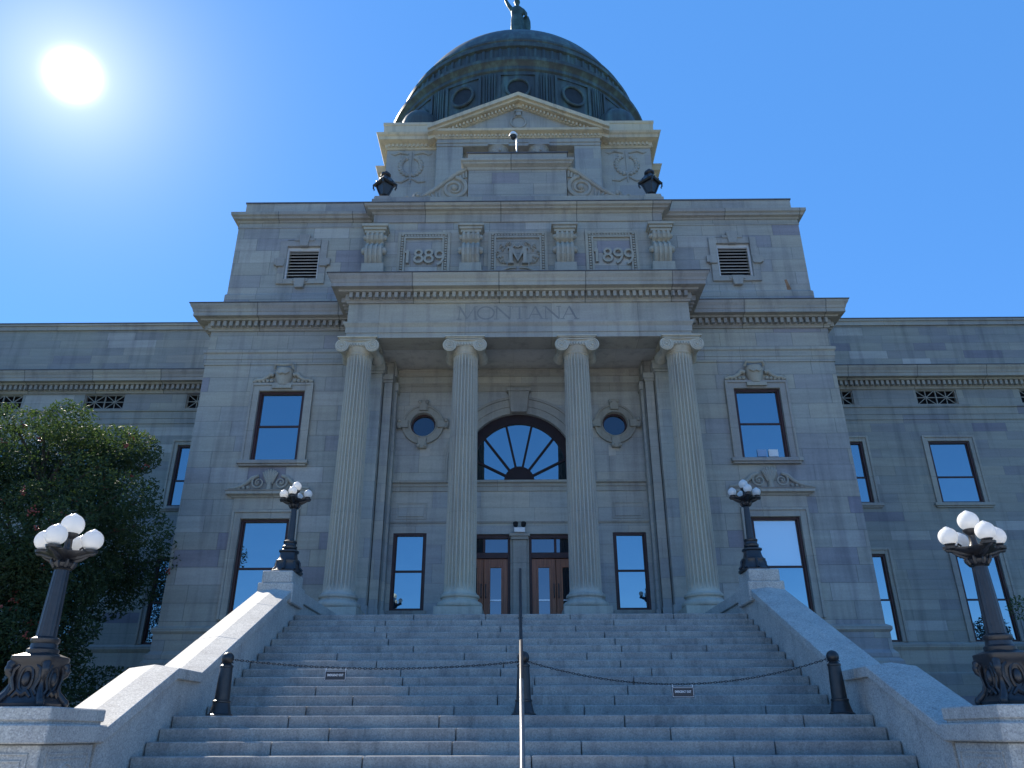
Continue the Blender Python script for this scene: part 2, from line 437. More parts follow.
    def wall(self, x0, x1, z0, z1, y, openings, depth):
        """front face of a wall (facing -Y) with rectangular openings and their reveals"""
        xs = sorted({x0, x1, *[o[0] for o in openings], *[o[1] for o in openings]})
        zs = sorted({z0, z1, *[o[2] for o in openings], *[o[3] for o in openings]})
        for a, b in zip(xs, xs[1:]):
            for c, d in zip(zs, zs[1:]):
                mx, mz = (a + b) / 2, (c + d) / 2
                if any(o[0] < mx < o[1] and o[2] < mz < o[3] for o in openings): continue
                self.quad((a, y, c), (b, y, c), (b, y, d), (a, y, d))
        for a, b, c, d in [o[:4] for o in openings]:
            Y = y + depth
            self.quad((a, y, c), (a, y, d), (a, Y, d), (a, Y, c)); self.quad((b, y, c), (b, Y, c), (b, Y, d), (b, y, d))
            self.quad((a, y, d), (b, y, d), (b, Y, d), (a, Y, d)); self.quad((a, y, c), (a, Y, c), (b, Y, c), (b, y, c))
        return self
    def build(self, name, mat, parent=None, loc=None, smooth=False, bevel=0.0, angle=40):
        base = WL[parent] if parent is not None else Vector((0, 0, 0))
        w = Vector(loc) if loc is not None else base
        off = Vector((0, 0, 0)) if loc is not None else w
        me = bpy.data.meshes.new(name)
        me.from_pydata([(x - off.x, y - off.y, z - off.z) for x, y, z in self.v], [], self.f)
        bm = bmesh.new(); bm.from_mesh(me)
        bmesh.ops.remove_doubles(bm, verts=bm.verts, dist=1e-5)
        bmesh.ops.recalc_face_normals(bm, faces=bm.faces)
        bm.to_mesh(me); bm.free()
        me.materials.append(M[mat] if isinstance(mat, str) else mat)
        if smooth:
            for p_ in me.polygons: p_.use_smooth = True
            try: me.set_sharp_from_angle(angle=radians(angle))
            except Exception: pass
        o = bpy.data.objects.new(name, me); COL.objects.link(o)
        if parent is not None: o.parent = parent
        o.location = w - base
        WL[o] = w
        if bevel:
            b = o.modifiers.new('bevel', 'BEVEL'); b.width = bevel; b.segments = 1; b.limit_method = 'ANGLE'
        return o

def thing(name, label, cat, loc=(0, 0, 0), group=None):
    o = bpy.data.objects.new(name, None); COL.objects.link(o)
    o.location = loc; o.empty_display_size = 0.3
    o['label'] = label; o['category'] = cat
    if group: o['group'] = group
    WL[o] = Vector(loc)
    return o
def tag(o, label, cat, group=None):
    o['label'] = label; o['category'] = cat
    if group: o['group'] = group
    return o
def copy_tree(o, loc=None, parent=None):
    c = o.copy(); COL.objects.link(c)
    if parent is not None: c.parent = parent
    if loc is not None: c.location = loc
    for ch in list(o.children): copy_tree(ch, None, c)
    return c
def arc(cx, cz, r, a0, a1, n=16, rz=None):
    rz = rz or r
    return [(cx + r * cos(radians(a0 + (a1 - a0) * k / n)), cz + rz * sin(radians(a0 + (a1 - a0) * k / n))) for k in range(n + 1)]
def spiral(cx, cz, r0, r1, a0, a1, n=28):
    return [(cx + (r0 + (r1 - r0) * k / n) * cos(radians(a0 + (a1 - a0) * k / n)), cz + (r0 + (r1 - r0) * k / n) * sin(radians(a0 + (a1 - a0) * k / n))) for k in range(n + 1)]

# ------------------------------------------------------------------ ground
g = MB(); R_ = 3000
g.quad((-R_, -R_, -0.004), (R_, -R_, -0.004), (R_, R_, -0.004), (-R_, R_, -0.004))
o = g.build('ground', 'grass_soil'); o['kind'] = 'structure'
g = MB().quad((-22, -60, 0.0), (22, -60, 0.0), (22, 7.6, 0.0), (-22, 7.6, 0.0))
o = g.build('forecourt_paving', 'plaza'); o['kind'] = 'structure'
g = MB().quad((-60, -26, 0.004), (60, -26, 0.004), (60, -12, 0.004), (-60, -12, 0.004))
o = g.build('cross_walk_paving', 'plaza'); o['kind'] = 'structure'

# ------------------------------------------------------------------ entrance staircase
stair = thing('entrance_staircase', 'wide grey granite staircase climbing to the columned portico', 'stairs', (0, 13.2, 0))
RIS = 0.15
def step(y0, y1, z, k):
    mb = MB(); x = -4.5; rnd = random.Random(100 + k)
    cuts = [-4.5]
    while True:
        nx = cuts[-1] + rnd.uniform(1.3, 2.7)
        if nx > 3.8: break
        cuts.append(nx)
    cuts.append(4.5)
    for a, b in zip(cuts, cuts[1:]):
        e = rnd.uniform(-0.0015, 0.0015); h = rnd.uniform(-0.001, 0.001)
        mb.box(a + 0.006, b - 0.006, y0 + e, y1 + 0.25, z - RIS - 0.06, z + h)
    return mb.build('step', 'granite', stair, bevel=0.012)
LEDGE, YL, TR = 1.8, 10.75, 0.3245
for i in range(1, 12): step(YL - TR * i, YL - TR * (i - 1), LEDGE - RIS * i, i)
step(YL, YL + 1.145, LEDGE, 0)
for k in range(1, 13): step(YL + 1.145 + TR * (k - 1), YL + 1.145 + TR * k, LEDGE + RIS * k, 20 + k)
ytop = YL + 1.145 + TR * 12
step(ytop, 18.9, LEDGE + RIS * 13, 40)
mb = MB()
for j in range(3): mb.box(-4.45, 4.45, 18.7 + 0.32 * j, 19.75, 3.70 + 0.15 * j, 3.90 + 0.15 * j)
mb.build('portico_step', 'granite', stair, bevel=0.01)
mb = MB().prism_x([(7.0, 0.0), (10.7, 1.45), (11.9, 1.5), (15.9, 3.3), (18.9, 3.35), (18.9, 0.0)], -4.49, 4.49)
mb.build('foundation', 'granite', stair)

# ------------------------------------------------------------------ cheek walls
def cheek(s, label):
    t = thing('stair_parapet', label, 'stair wall', (s * 4.8, 11.5, 0), 'granite stair parapets')
    X = lambda a: s * a
    def px(mb, poly, a, b): mb.prism_x(poly, X(a), X(b))
    top = [(8.95, 1.62), (10.63, 2.37), (11.43, 2.37), (15.25, 4.12)]
    body = MB()
    px(body, [(8.93, 0.0)] + [(y, z - 0.125) for y, z in top] + [(15.25, 4.1), (15.25, 0)], 4.51, 5.07)
    body.build('wall', 'granite_wall', t)
    rear = MB(); px(rear, [(15.25, 0), (15.25, 4.02), (19.38, 4.02), (19.38, 0)], 4.51, 5.07)
    rear.build('rear_wall', 'granite_wall', t)
    # gabled coping in stones, broken by joints
    pieces = [[(8.95, 1.62), (10.63, 2.37), (11.00, 2.37)], [(11.0, 2.37), (11.43, 2.37), (12.7, 2.952)], [(12.7, 2.952), (14.35, 3.707)], [(14.35, 3.707), (15.3, 4.142)]]
    for pc in pieces:
        mb = MB(); rings = []
        for k, (y, z) in enumerate(pc):
            yy = y + (0.003 if k == 0 else (-0.003 if k == len(pc) - 1 else 0))
            sec = [(4.455, z - 0.13), (4.455, z), (4.79, z + 0.045), (5.125, z), (5.125, z - 0.13)]
            rings.append([(X(a), yy, b) for a, b in sec])
        mb.loft(rings).build('coping', 'granite_wall', t, bevel=0.008)
    mb = MB().box(min(X(4.455), X(5.125)), max(X(4.455), X(5.125)), 15.32, 19.38, 4.025, 4.24)
    mb.build('coping', 'granite_wall', t, bevel=0.01)
    # upper pedestal
    lo, hi = sorted((X(4.43), X(5.13)))
    p = MB().box(lo, hi, 15.24, 16.14, 3.9, 4.29)
    p.box(lo + 0.05, hi - 0.05, 15.29, 16.09, 4.29, 4.53)
    p.build('upper_pedestal', 'granite_wall', t, bevel=0.02)
    # lower pedestal: die, cap, plinth block
    lo, hi = sorted((X(4.50), X(5.58)))
    p = MB().box(lo + 0.02, hi - 0.02, 7.94, 8.92, 0.0, 1.495)
    p.build('lower_pedestal', 'granite_wall', t, bevel=0.012)
    lo, hi = sorted((X(4.445), X(5.60)))
    p = MB().box(lo, hi, 7.86, 9.0, 1.5, 1.672)
    p.build('pedestal_cap', 'granite_wall', t, bevel=0.014)
    p = MB().box(lo + 0.03, hi - 0.03, 7.89, 8.96, 1.70, 1.825)
    p.box(lo + 0.05, hi - 0.05, 7.91, 8.94, 1.66, 1.71)
    p.build('pedestal_block', 'granite_wall', t, bevel=0.012)
    # carved panels: raised fillets and a ring
    c = MB(); xf = X(4.52)
    d = 0.012 * s
    def strip(y0, y1, z0, z1):
        a, b = sorted((xf - d, xf + 0.02 * s)); c.box(a, b, y0, y1, z0, z1)
    strip(8.06, 8.84, 1.405, 1.42); strip(8.06, 8.84, 0.25, 0.265); strip(8.06, 8.075, 0.268, 1.402); strip(8.825, 8.84, 0.268, 1.402)
    strip(8.12, 8.78, 1.362, 1.372)
    rng = [(xf, 8.45 + 0.15 * cos(2 * pi * k / 24), 1.17 + 0.15 * sin(2 * pi * k / 24)) for k in range(25)]
    c.tube(rng, 0.012, 6); c.tube([(a, 8.45 + (b - 8.45) * 0.55, 1.17 + (z - 1.17) * 0.55) for a, b, z in rng], 0.012, 6)
    lo, hi = sorted((X(4.62), X(5.46)))
    for q in (0.0, 0.06):
        c.box(lo + q, hi - q, 7.928, 7.96, 1.405 - q, 1.42 - q); c.box(lo + q, lo + q + 0.015, 7.928, 7.96, 0.3, 1.40 - q); c.box(hi - q - 0.015, hi - q, 7.928, 7.96, 0.3, 1.40 - q)
    c.build('panel_moulding', 'granite_wall', t)
    return t
cheek(-1, 'sunlit granite stair parapet with square pedestals, left of the steps')
cheek(1, 'shaded granite stair parapet with square pedestals, right of the steps')

# ------------------------------------------------------------------ the capitol building
B = thing('capitol_building', 'grey sandstone capitol with four fluted columns and dark copper dome', 'building', (0, 24, 0))
PY, PX = 21.48, 9.77           # pavilion wall
WY = 26.28                     # wing wall
EYF = 19.8                     # entablature front
EX = 5.04
UY, UX = 21.74, 9.59           # upper block
BY = 22.3                     # porch back wall
WINGX = 33.0

PAV_WIN = [(s * 7.24, z0, z1) for s in (-1, 1) for z0, z1 in ((4.40, 7.17), (8.91, 11.15))]
WIN_W = 1.40
wing_c = [11.66 + 3.84 * i for i in range(6)]

# walls ---------------------------------------------------------------
for s in (-1, 1):
    mb = MB()
    a, b = sorted((s * 4.2, s * PX))
    ops = [(x - WIN_W / 2, x + WIN_W / 2, z0, z1) for x, z0, z1 in PAV_WIN if x * s > 0]
    mb.wall(a, b, 4.2, 13.3, PY, ops, 0.32)
    x = s * PX
    mb.quad((x, PY, 4.2), (x, WY, 4.2), (x, WY, 13.3), (x, PY, 13.3))
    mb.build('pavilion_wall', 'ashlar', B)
    mb = MB()
    a, b = sorted((s * PX, s * WINGX))
    ops = []
    for c in wing_c:
        ops += [(s * c - 0.74, s * c + 0.74, 4.28, 7.12), (s * c - 0.74, s * c + 0.74, 8.89, 11.18), (s * c - 0.75, s * c + 0.75, 12.63, 13.22)]
    mb.wall(a, b, 0.0, 13.9, WY, ops, 0.3)
    mb.quad((s * WINGX, WY, 0), (s * WINGX, 44, 0), (s * WINGX, 44, 13.9), (s * WINGX, WY, 13.9))
    mb.quad((a, 44, 0), (b, 44, 0), (b, 44, 15.9), (a, 44, 15.9))
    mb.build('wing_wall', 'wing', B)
    mb = MB().box(a, b, WY + 0.0, WY + 0.6, 13.9, 15.93)
    mb.build('wing_parapet', 'wing', B)
    mb = MB().box(a, b, WY - 0.07, WY + 0.68, 15.93, 16.10).box(a, b, WY - 0.12, WY + 0.7, 16.10, 16.18)
    mb.build('parapet_coping', 'trim', B)
    mb = MB().box(a, b, WY - 0.15, WY + 0.72, 16.182, 16.215)
    mb.build('coping_flashing', 'lead', B)
    mb = MB().quad((a, WY + 0.6, 15.4), (b, WY + 0.6, 15.4), (b, 44, 15.4), (a, 44, 15.4))
    mb.build('wing_roof', 'lead', B)
    # wing string courses, water table, plinth
    mb = MB()
    mb.mould([(s * WINGX, WY), (s * PX, WY)] if s > 0 and False else ([(a, WY), (b, WY)]), [(-0.05, 12.40), (0.05, 12.40), (0.05, 12.47), (0.10, 12.50), (0.10, 12.58), (-0.05, 12.58)])
    mb.mould([(a, WY), (b, WY)], [(-0.05, 12.02), (0.03, 12.02), (0.03, 12.22), (0.045, 12.22), (0.045, 12.398), (-0.05, 12.398)])
    mb.build('string_course', 'wing', B)
    mb = MB()
    mb.mould([(a, WY), (b, WY)], [(-0.05, 4.02), (0.06, 4.02), (0.12, 4.12), (0.12, 4.20), (0.02, 4.26), (-0.05, 4.26)])
    mb.mould([(a, WY), (b, WY)], [(-0.05, 3.6), (0.05, 3.6), (0.05, 4.018), (-0.05, 4.018)])
    mb.build('water_table', 'trim', B)
    mb = MB().mould([(a, WY), (b, WY)], [(-0.05, 0), (0.09, 0), (0.09, 3.30), (0.06, 3.36), (0.06, 3.598), (-0.05, 3.598)])
    mb.build('wing_plinth', 'wing', B)
    # pavilion base
    pth = ([(-PX, WY), (-PX, PY), (-4.2, PY)] if s < 0 else [(4.2, PY), (PX, PY), (PX, WY)])
    mb = MB().mould(pth, [(-0.05, 4.04), (0.07, 4.04), (0.12, 4.10), (0.12, 4.18), (0.02, 4.24), (-0.05, 4.24)])
    mb.build('base_moulding', 'trim', B)
    mb = MB().mould(pth, [(-0.05, 0), (0.22, 0), (0.22, 3.30), (0.14, 3.38), (0.14, 3.5), (0.06, 3.6), (0.06, 4.038), (-0.05, 4.038)])
    mb.build('pavilion_plinth', 'ashlar', B)
    # pavilion architrave bands
    pth = ([(-PX, WY), (-PX, PY), (-EX, PY)] if s < 0 else [(EX, PY), (PX, PY), (PX, WY)])
    mb = MB().mould(pth, [(-0.05, 12.06), (0.035, 12.06), (0.035, 12.24), (0.055, 12.24), (0.055, 12.42), (0.10, 12.46), (0.10, 12.55), (-0.05, 12.58)])
    mb.build('string_course', 'ashlar', B)

# main cornice all round wings, pavilions and portico -------------------
CP = [(-WINGX, WY), (-PX, WY), (-PX, PY), (-EX, PY), (-EX, EYF), (EX, EYF), (EX, PY), (PX, PY), (PX, WY), (WINGX, WY)]
cor = MB().mould(CP, [(-0.04, 13.24), (0.05, 13.24), (0.07, 13.30), (0.10, 13.32), (0.10, 13.515), (0.27, 13.52), (0.29, 13.57), (0.46, 13.585),
                      (0.46, 13.70), (0.48, 13.72), (0.50, 13.80), (0.56, 13.90), (0.57, 13.94), (0.57, 13.975), (-0.04, 14.03)])
cornice = cor.build('main_cornice', 'cornice', B)
fl = MB().mould(CP, [(-0.04, 14.034), (0.575, 13.979), (0.60, 13.979), (0.60, 14.00), (-0.04, 14.06)])
fl.build('cornice_flashing', 'lead', B)
dn = MB(); wd, gap = 0.10, 0.09
for (ax, ay), (bx, by) in zip(CP, CP[1:]):
    L = math.hypot(bx - ax, by - ay); ux, uy = (bx - ax) / L, (by - ay) / L; nx, ny = uy, -ux
    n = int(L / (wd + gap)); st_ = L / n
    for k in range(n):
        c0 = (k + 0.5) * st_
        if abs(ax + ux * c0) > 21: continue
        cx, cy = ax + ux * c0, ay + uy * c0
        h = wd / 2
        p1 = (cx - ux * h + nx * 0.095, cy - uy * h + ny * 0.095); p2 = (cx + ux * h + nx * 0.25, cy + uy * h + ny * 0.25)
        dn.box(min(p1[0], p2[0]), max(p1[0], p2[0]), min(p1[1], p2[1]), max(p1[1], p2[1]), 13.335, 13.505)
dn.build('dentil_band', 'cornice', cornice)

# windows ---------------------------------------------------------------
def sash(x, z0, z1, w, y, depth=0.2, mats=('glass', 'glass'), split=0.5):
    f = MB(); t = 0.075; yb = y + depth
    x0, x1 = x - w / 2, x + w / 2
    f.box(x0, x0 + t, yb - 0.10, yb, z0, z1).box(x1 - t, x1, yb - 0.10, yb, z0, z1)
    f.box(x0 + t, x1 - t, yb - 0.10, yb, z1 - t, z1).box(x0 + t, x1 - t, yb - 0.10, yb, z0, z0 + t * 0.9)
    zm = z0 + (z1 - z0) * split
    f.box(x0 + t, x1 - t, yb - 0.075, yb, zm - 0.03, zm + 0.03)
    # inner sash stiles
    f.box(x0 + t, x0 + t + 0.035, yb - 0.06, yb, z0 + t, z1 - t).box(x1 - t - 0.035, x1 - t, yb - 0.06, yb, z0 + t, z1 - t)
    o = f.build('window', 'frame', B, bevel=0.006)
    def pane(za, zb, y0, m):                                 # never quite plumb, so each mirrors its own bit of sky
        tx, tz = random.uniform(-0.006, 0.006), random.uniform(-0.008, 0.008); ring = []
        for dy in (0.0, 0.012):
            ring.append([(xa, y0 + dy + tx * (xa - x) + tz * (zc - (za + zb) / 2), zc) for xa, zc in ((x0 + t, za), (x1 - t, za), (x1 - t, zb), (x0 + t, zb))])
        MB().loft(ring).build('pane', m, o)
    pane(zm, z1 - t, yb - 0.028, mats[0]); pane(z0 + t * 0.8, zm, yb - 0.045, mats[1])
    return o
def surround(win, x, z0, z1, w, y, m, out=0.07, ears=0.0, sill=True):
    s_ = MB(); a, b = x - w / 2, x + w / 2
    s_.box(a - m, a - 0.003, y - out, y + 0.05, z0, z1 + m).box(b + 0.003, b + m, y - out, y + 0.05, z0, z1 + m)
    s_.box(a - 0.003, b + 0.003, y - out, y + 0.05, z1 + 0.003, z1 + m)
    # outer raised fillet
    s_.box(a - m - 0.035, a - m + 0.04, y - out - 0.035, y + 0.05, z0, z1 + m + 0.036)
    s_.box(b + m - 0.04, b + m + 0.035, y - out - 0.035, y + 0.05, z0, z1 + m + 0.036)
    s_.box(a - m + 0.04, b + m - 0.04, y - out - 0.035, y + 0.05, z1 + m - 0.04, z1 + m + 0.036)
    s_.build('surround', 'trim', win, bevel=0.008)
    if sill:
        q = MB().box(a - m - 0.12, b + m + 0.12, y - out - 0.09, y + 0.2, z0 - 0.11, z0 - 0.002)
        q.box(a - m - 0.07, b + m + 0.07, y - out - 0.04, y + 0.2, z0 - 0.17, z0 - 0.11)
        q.build('sill', 'trim', win, bevel=0.01)
def scroll(mb, cx, cz, r, y, mir, turns=1.8, wr=0.16):
    pts = [(cx + mir * (px - cx), pz) for px, pz in spiral(cx, cz, r, r * 0.18, 90, 90 + 360 * turns, 34)]
    mb.tube([(px, y, pz) for px, pz in pts], [r * wr * (1 - 0.45 * k / 34) for k in range(35)], 6)
    mb.sphere((cx, y, cz), r * 0.2, 10)

for x, z0, z1 in PAV_WIN:
    lower = z0 < 6
    mats = ('glass_blind', 'glass_low') if (lower and x > 0) else (('glass_low', 'glass_low') if lower else ('glass', 'glass'))
    wnd = sash(x, z0, z1, WIN_W, PY, 0.14, mats, 0.5)
    surround(wnd, x, z0, z1, WIN_W, PY, 0.22, sill=not lower)
    y = PY
    orn = MB()
    if not lower:                                            # cartouche over the upper windows
        zc = z1 + 0.48
        orn.lathe([(0.001, -0.32), (0.17, -0.28), (0.26, -0.05), (0.29, 0.12), (0.25, 0.26), (0.001, 0.30)], (x, y - 0.02, zc), 20, sy=0.75)
        orn.tube([(x - 0.30, y - 0.12, zc + 0.24), (x - 0.24, y - 0.2, zc + 0.36), (x, y - 0.22, zc + 0.33), (x + 0.24, y - 0.2, zc + 0.36), (x + 0.30, y - 0.12, zc + 0.24)], 0.05, 8)
        orn.tube([(x - 0.2, y - 0.22, zc + 0.1), (x - 0.08, y - 0.25, zc + 0.02), (x, y - 0.26, zc + 0.06), (x + 0.08, y - 0.25, zc + 0.02), (x + 0.2, y - 0.22, zc + 0.1)], 0.03, 6)
        orn.box(x - 0.30, x + 0.30, y - 0.16, y + 0.05, zc - 0.42, zc - 0.31)
        for s in (-1, 1):
            orn.tube([(x + s * a, y - 0.08, z1 + b) for a, b in ((0.3, 0.52), (0.42, 0.55), (0.52, 0.44), (0.66, 0.36), (0.80, 0.36), (0.93, 0.30))], [0.07, 0.075, 0.06, 0.055, 0.05, 0.04], 8)
            scroll(orn, x + s * 0.86, z1 + 0.36, 0.09, y - 0.10, s)
            for q in range(5):
                orn.sphere((x + s * (0.36 + q * 0.12), y - 0.06, z1 + 0.34 - 0.01 * q), 0.065 - 0.005 * q, 8)
        orn.build('window_ornament', 'carve', wnd, smooth=True)
    else:                                                    # scrolled hood over the lower windows
        zh = z1 + 0.62
        hd = MB().mould([(x - 1.0, y + 0.05), (x - 1.0, y), (x + 1.0, y), (x + 1.0, y + 0.05)], [(-0.02, zh), (0.06, zh), (0.10, zh + 0.05), (0.20, zh + 0.08), (0.20, zh + 0.16), (0.23, zh + 0.20), (-0.02, zh + 0.22)])
        hd.box(x - 0.98, x + 0.98, y - 0.03, y + 0.04, z1 + 0.28, zh)
        hd.build('window_hood', 'trim', wnd, bevel=0.006)
        zb = zh + 0.22
        for s in (-1, 1):
            scroll(orn, x + s * 0.33, zb + 0.22, 0.20, y - 0.09, -s, 1.6)
            orn.tube([(x + s * a, y - 0.08, zb + b) for a, b in ((0.34, 0.43), (0.52, 0.36), (0.66, 0.22), (0.82, 0.12), (1.0, 0.06), (1.18, 0.05))], [0.05, 0.06, 0.055, 0.05, 0.045, 0.03], 8)
            for q in range(4): orn.sphere((x + s * (0.62 + 0.13 * q), y - 0.05, zb + 0.08 - 0.008 * q), 0.06, 8)
        for q in range(-3, 4):
            a = radians(q * 17)
            orn.tube([(x + 0.05 * q * 0.4, y - 0.06, zb + 0.2), (x + 0.16 * sin(a) + 0.01 * q, y - 0.10, zb + 0.42), (x + 0.27 * sin(a), y - 0.09, zb + 0.36 + 0.26 * cos(a))], [0.035, 0.045, 0.03], 6)
        orn.tube([(x, y - 0.05, zb + 0.0), (x, y - 0.1, zb + 0.22)], [0.09, 0.06], 8)
        orn.build('window_ornament', 'carve', wnd, smooth=True)

for s in (-1, 1):
    for i, c in enumerate(wing_c[:3]):
        x = s * c
        for z0, z1 in ((4.28, 7.12), (8.89, 11.18)):
            wnd = sash(x, z0, z1, 1.48, WY, 0.14, ('glass', 'glass') if z0 > 8 else ('glass_low', 'glass_low'), 0.42 if z0 > 8 else 0.47)
            surround(wnd, x, z0, z1, 1.48, WY, 0.17, out=0.025, sill=z0 > 8)
        # pierced grille under the cornice
        gr = MB(); x0, x1, z0, z1 = x - 0.75, x + 0.75, 12.63, 13.22; t = 0.035
        gr.box(x0, x1, WY + 0.05, WY + 0.10, z0, z0 + t).box(x0, x1, WY + 0.05, WY + 0.10, z1 - t, z1)
        gr.box(x0, x0 + t, WY + 0.052, WY + 0.098, z0 + t, z1 - t).box(x1 - t, x1, WY + 0.052, WY + 0.098, z0 + t, z1 - t).box(x - t / 2, x + t / 2, WY + 0.052, WY + 0.098, z0 + t, z1 - t)
        for q, cx in enumerate((x - 0.375, x + 0.375)):
            for j, ang_ in enumerate((0, 39, 90, 141)):
                a = radians(ang_); d = 0.47 if ang_ in (39, 141) else (0.36 if ang_ == 0 else 0.28)
                zc = (z0 + z1) / 2
                gr.ribbon([(cx - d * cos(a), zc - d * sin(a)), (cx + d * cos(a), zc + d * sin(a))], 0.026, WY + 0.054 + 0.003 * j, WY + 0.094 - 0.003 * j)
            gr.sphere((cx, WY + 0.07, (z0 + z1) / 2), 0.05, 10)
        go = gr.build('grille', 'wing', B)
        MB().box(x0, x1, WY + 0.22, WY + 0.24, z0, z1).build('grille_backing', 'dark', go)
    # blind openings further along the wings
    for c in wing_c[3:]:
        for z0, z1 in ((4.28, 7.12), (8.89, 11.18)):
            sash(s * c, z0, z1, 1.48, WY, 0.22)
        MB().box(s * c - 0.75, s * c + 0.75, WY + 0.2, WY + 0.22, 12.63, 13.22).build('grille_backing', 'dark', B)

# upper block ---------------------------------------------------------------
VX = 7.23
mb = MB()
mb.wall(-UX, UX, 13.9, 18.0, UY, [(s * VX - 0.56, s * VX + 0.56, 15.33, 16.62) for s in (-1, 1)], 0.3)
for s in (-1, 1): mb.quad((s * UX, UY, 13.9), (s * UX, 36, 13.9), (s * UX, 36, 18.0), (s * UX, UY, 18.0))
mb.quad((-UX, 36, 13.9), (UX, 36, 13.9), (UX, 36, 18), (-UX, 36, 18))
mb.build('upper_wall', 'ashlar', B)
mb = MB().quad((-UX, UY, 17.95), (UX, UY, 17.95), (UX, 36, 17.95), (-UX, 36, 17.95))
for s in (-1, 1): mb.quad((s * 4.2, PY + 0.1, 13.95), (s * PX, PY + 0.1, 13.95), (s * PX, WY + 0.3, 13.95), (s * 4.2, WY + 0.3, 13.95))
mb.build('upper_roof', 'lead', B)
mb = MB()
for pth in ([(-UX, 36), (-UX, UY), (-4.95, UY)], [(4.95, UY), (UX, UY), (UX, 36)]):
    MB().mould(pth, [(-0.03, 14.0), (0.05, 14.0), (0.05, 14.74), (0.0, 14.80), (-0.03, 14.80)]).build('upper_plinth', 'ashlar', B)
mb = MB()
for pth in ([(-UX, 36), (-UX, UY), (-5.0, UY)], [(5.0, UY), (UX, UY), (UX, 36)]):
    MB().mould(pth, [(-0.03, 17.40), (0.02, 17.40), (0.02, 17.46), (-0.03, 17.48)]).build('wall_fillet', 'trim', B)
    MB().mould(pth, [(-0.03, 17.62), (0.03, 17.62), (0.06, 17.68), (0.16, 17.71), (0.18, 17.78), (0.24, 17.82), (0.25, 17.93), (-0.03, 17.98)]).build('upper_cornice', 'cornice', B)
mb = MB()
for pth in ([(-UX, 36), (-UX, UY), (-4.9, UY)], [(4.9, UY), (UX, UY), (UX, 36)]):
    MB().mould(pth, [(-0.5, 17.98), (-0.10, 17.98), (-0.10, 18.52), (-0.5, 18.52)]).build('blocking_course', 'trim', B)
mb = MB()
for pth in ([(-UX, 36), (-UX, UY), (-4.9, UY)], [(4.9, UY), (UX, UY), (UX, 36)]):
    MB().mould(pth, [(-0.5, 18.523), (-0.07, 18.523), (-0.07, 18.57), (-0.5, 18.57)]).build('coping_flashing', 'lead', B)
for s in (-1, 1):
    x = s * VX; lv = MB()
    lv.box(x - 0.56, x - 0.50, UY + 0.02, UY + 0.12, 15.33, 16.62).box(x + 0.50, x + 0.56, UY + 0.02, UY + 0.12, 15.33, 16.62)
    lv.box(x - 0.5, x + 0.5, UY + 0.03, UY + 0.12, 16.50, 16.62).box(x - 0.5, x + 0.5, UY + 0.03, UY + 0.12, 15.33, 15.37)
    for k in range(9):
        z = 15.41 + k * 0.122
        lv.prism_x([(UY + 0.03, z), (UY + 0.06, z - 0.012), (UY + 0.17, z + 0.07), (UY + 0.15, z + 0.085)], x - 0.5, x + 0.5)
    vo_ = lv.build('louver_vent', 'louver', B)
    MB().box(x - 0.5, x + 0.5, UY + 0.26, UY + 0.28, 15.33, 16.5).build('vent_backing', 'dark', vo_)
    sr = MB()
    for a, b, c, d in ((-0.80, -0.563, 15.15, 16.86), (0.563, 0.80, 15.15, 16.86), (-0.563, 0.563, 16.623, 16.86), (-0.563, 0.563, 15.15, 15.327)):
        sr.box(x + a, x + b, UY - 0.07, UY + 0.05, c, d)
    sr.box(x - 0.94, x - 0.58, UY - 0.11, UY + 0.05, 15.86, 16.12).box(x + 0.58, x + 0.94, UY - 0.11, UY + 0.05, 15.86, 16.12)
    sr.box(x - 0.85, x - 0.60, UY - 0.135, UY + 0.05, 15.80, 15.86).box(x + 0.60, x + 0.85, UY - 0.135, UY + 0.05, 15.80, 15.86)
    sr.prism([(x - 0.13, 16.60), (x + 0.13, 16.60), (x + 0.19, 17.06), (x - 0.19, 17.06)], UY - 0.13, UY + 0.05)
    sr.box(x - 0.34, x + 0.34, UY - 0.10, UY + 0.05, 16.82, 16.93)
    sr.prism([(x - 0.20, 15.33), (x + 0.20, 15.33), (x + 0.14, 14.98), (x - 0.14, 14.98)], UY - 0.13, UY + 0.05)
    sr.box(x - 0.26, x + 0.26, UY - 0.10, UY + 0.05, 15.20, 15.32)
    sr.build('vent_surround', 'trim', vo_, bevel=0.01)
MB().prism([(8.78, 15.20), (8.86, 15.22), (8.90, 15.05), (8.96, 14.84), (8.90, 14.81), (8.82, 14.82), (8.81, 15.0)], UY - 0.003, UY + 0.02).build('rust_streak', plain('rust_stained_stone', (0.26, 0.15, 0.09), 0.9, 0, 0.2, 0.3, 9), B)

# central attic over the portico ----------------------------------------------
AY, AX = 21.30, 4.80
at = MB().box(-AX, AX, AY, 22.4, 13.9, 17.3)
at.build('attic_wall', 'ashlar', B)
ap = [(-AX, UY + 0.1), (-AX, AY), (AX, AY), (AX, UY + 0.1)]
mb = MB().mould(ap, [(-0.03, 17.26), (0.04, 17.26), (0.05, 17.30), (0.05, 17.56), (0.09, 17.58), (0.13, 17.64), (0.24, 17.67), (0.25, 17.72), (0.33, 17.76), (0.36, 17.84), (-0.03, 17.90)])
mb.box(-AX + 0.01, AX - 0.01, AY + 0.02, 22.38, 17.301, 17.88)
mb.build('attic_cornice', 'cornice', B)
mb = MB().mould(ap, [(-0.03, 17.903), (0.365, 17.845), (0.385, 17.845), (0.385, 17.872), (-0.03, 17.93)])
mb.build('coping_flashing', 'lead', B)
mb = MB().box(-AX - 0.05, AX + 0.05, AY - 0.06, AY + 0.02, 14.0, 15.17)
mb.build('attic_base', 'trim', B)
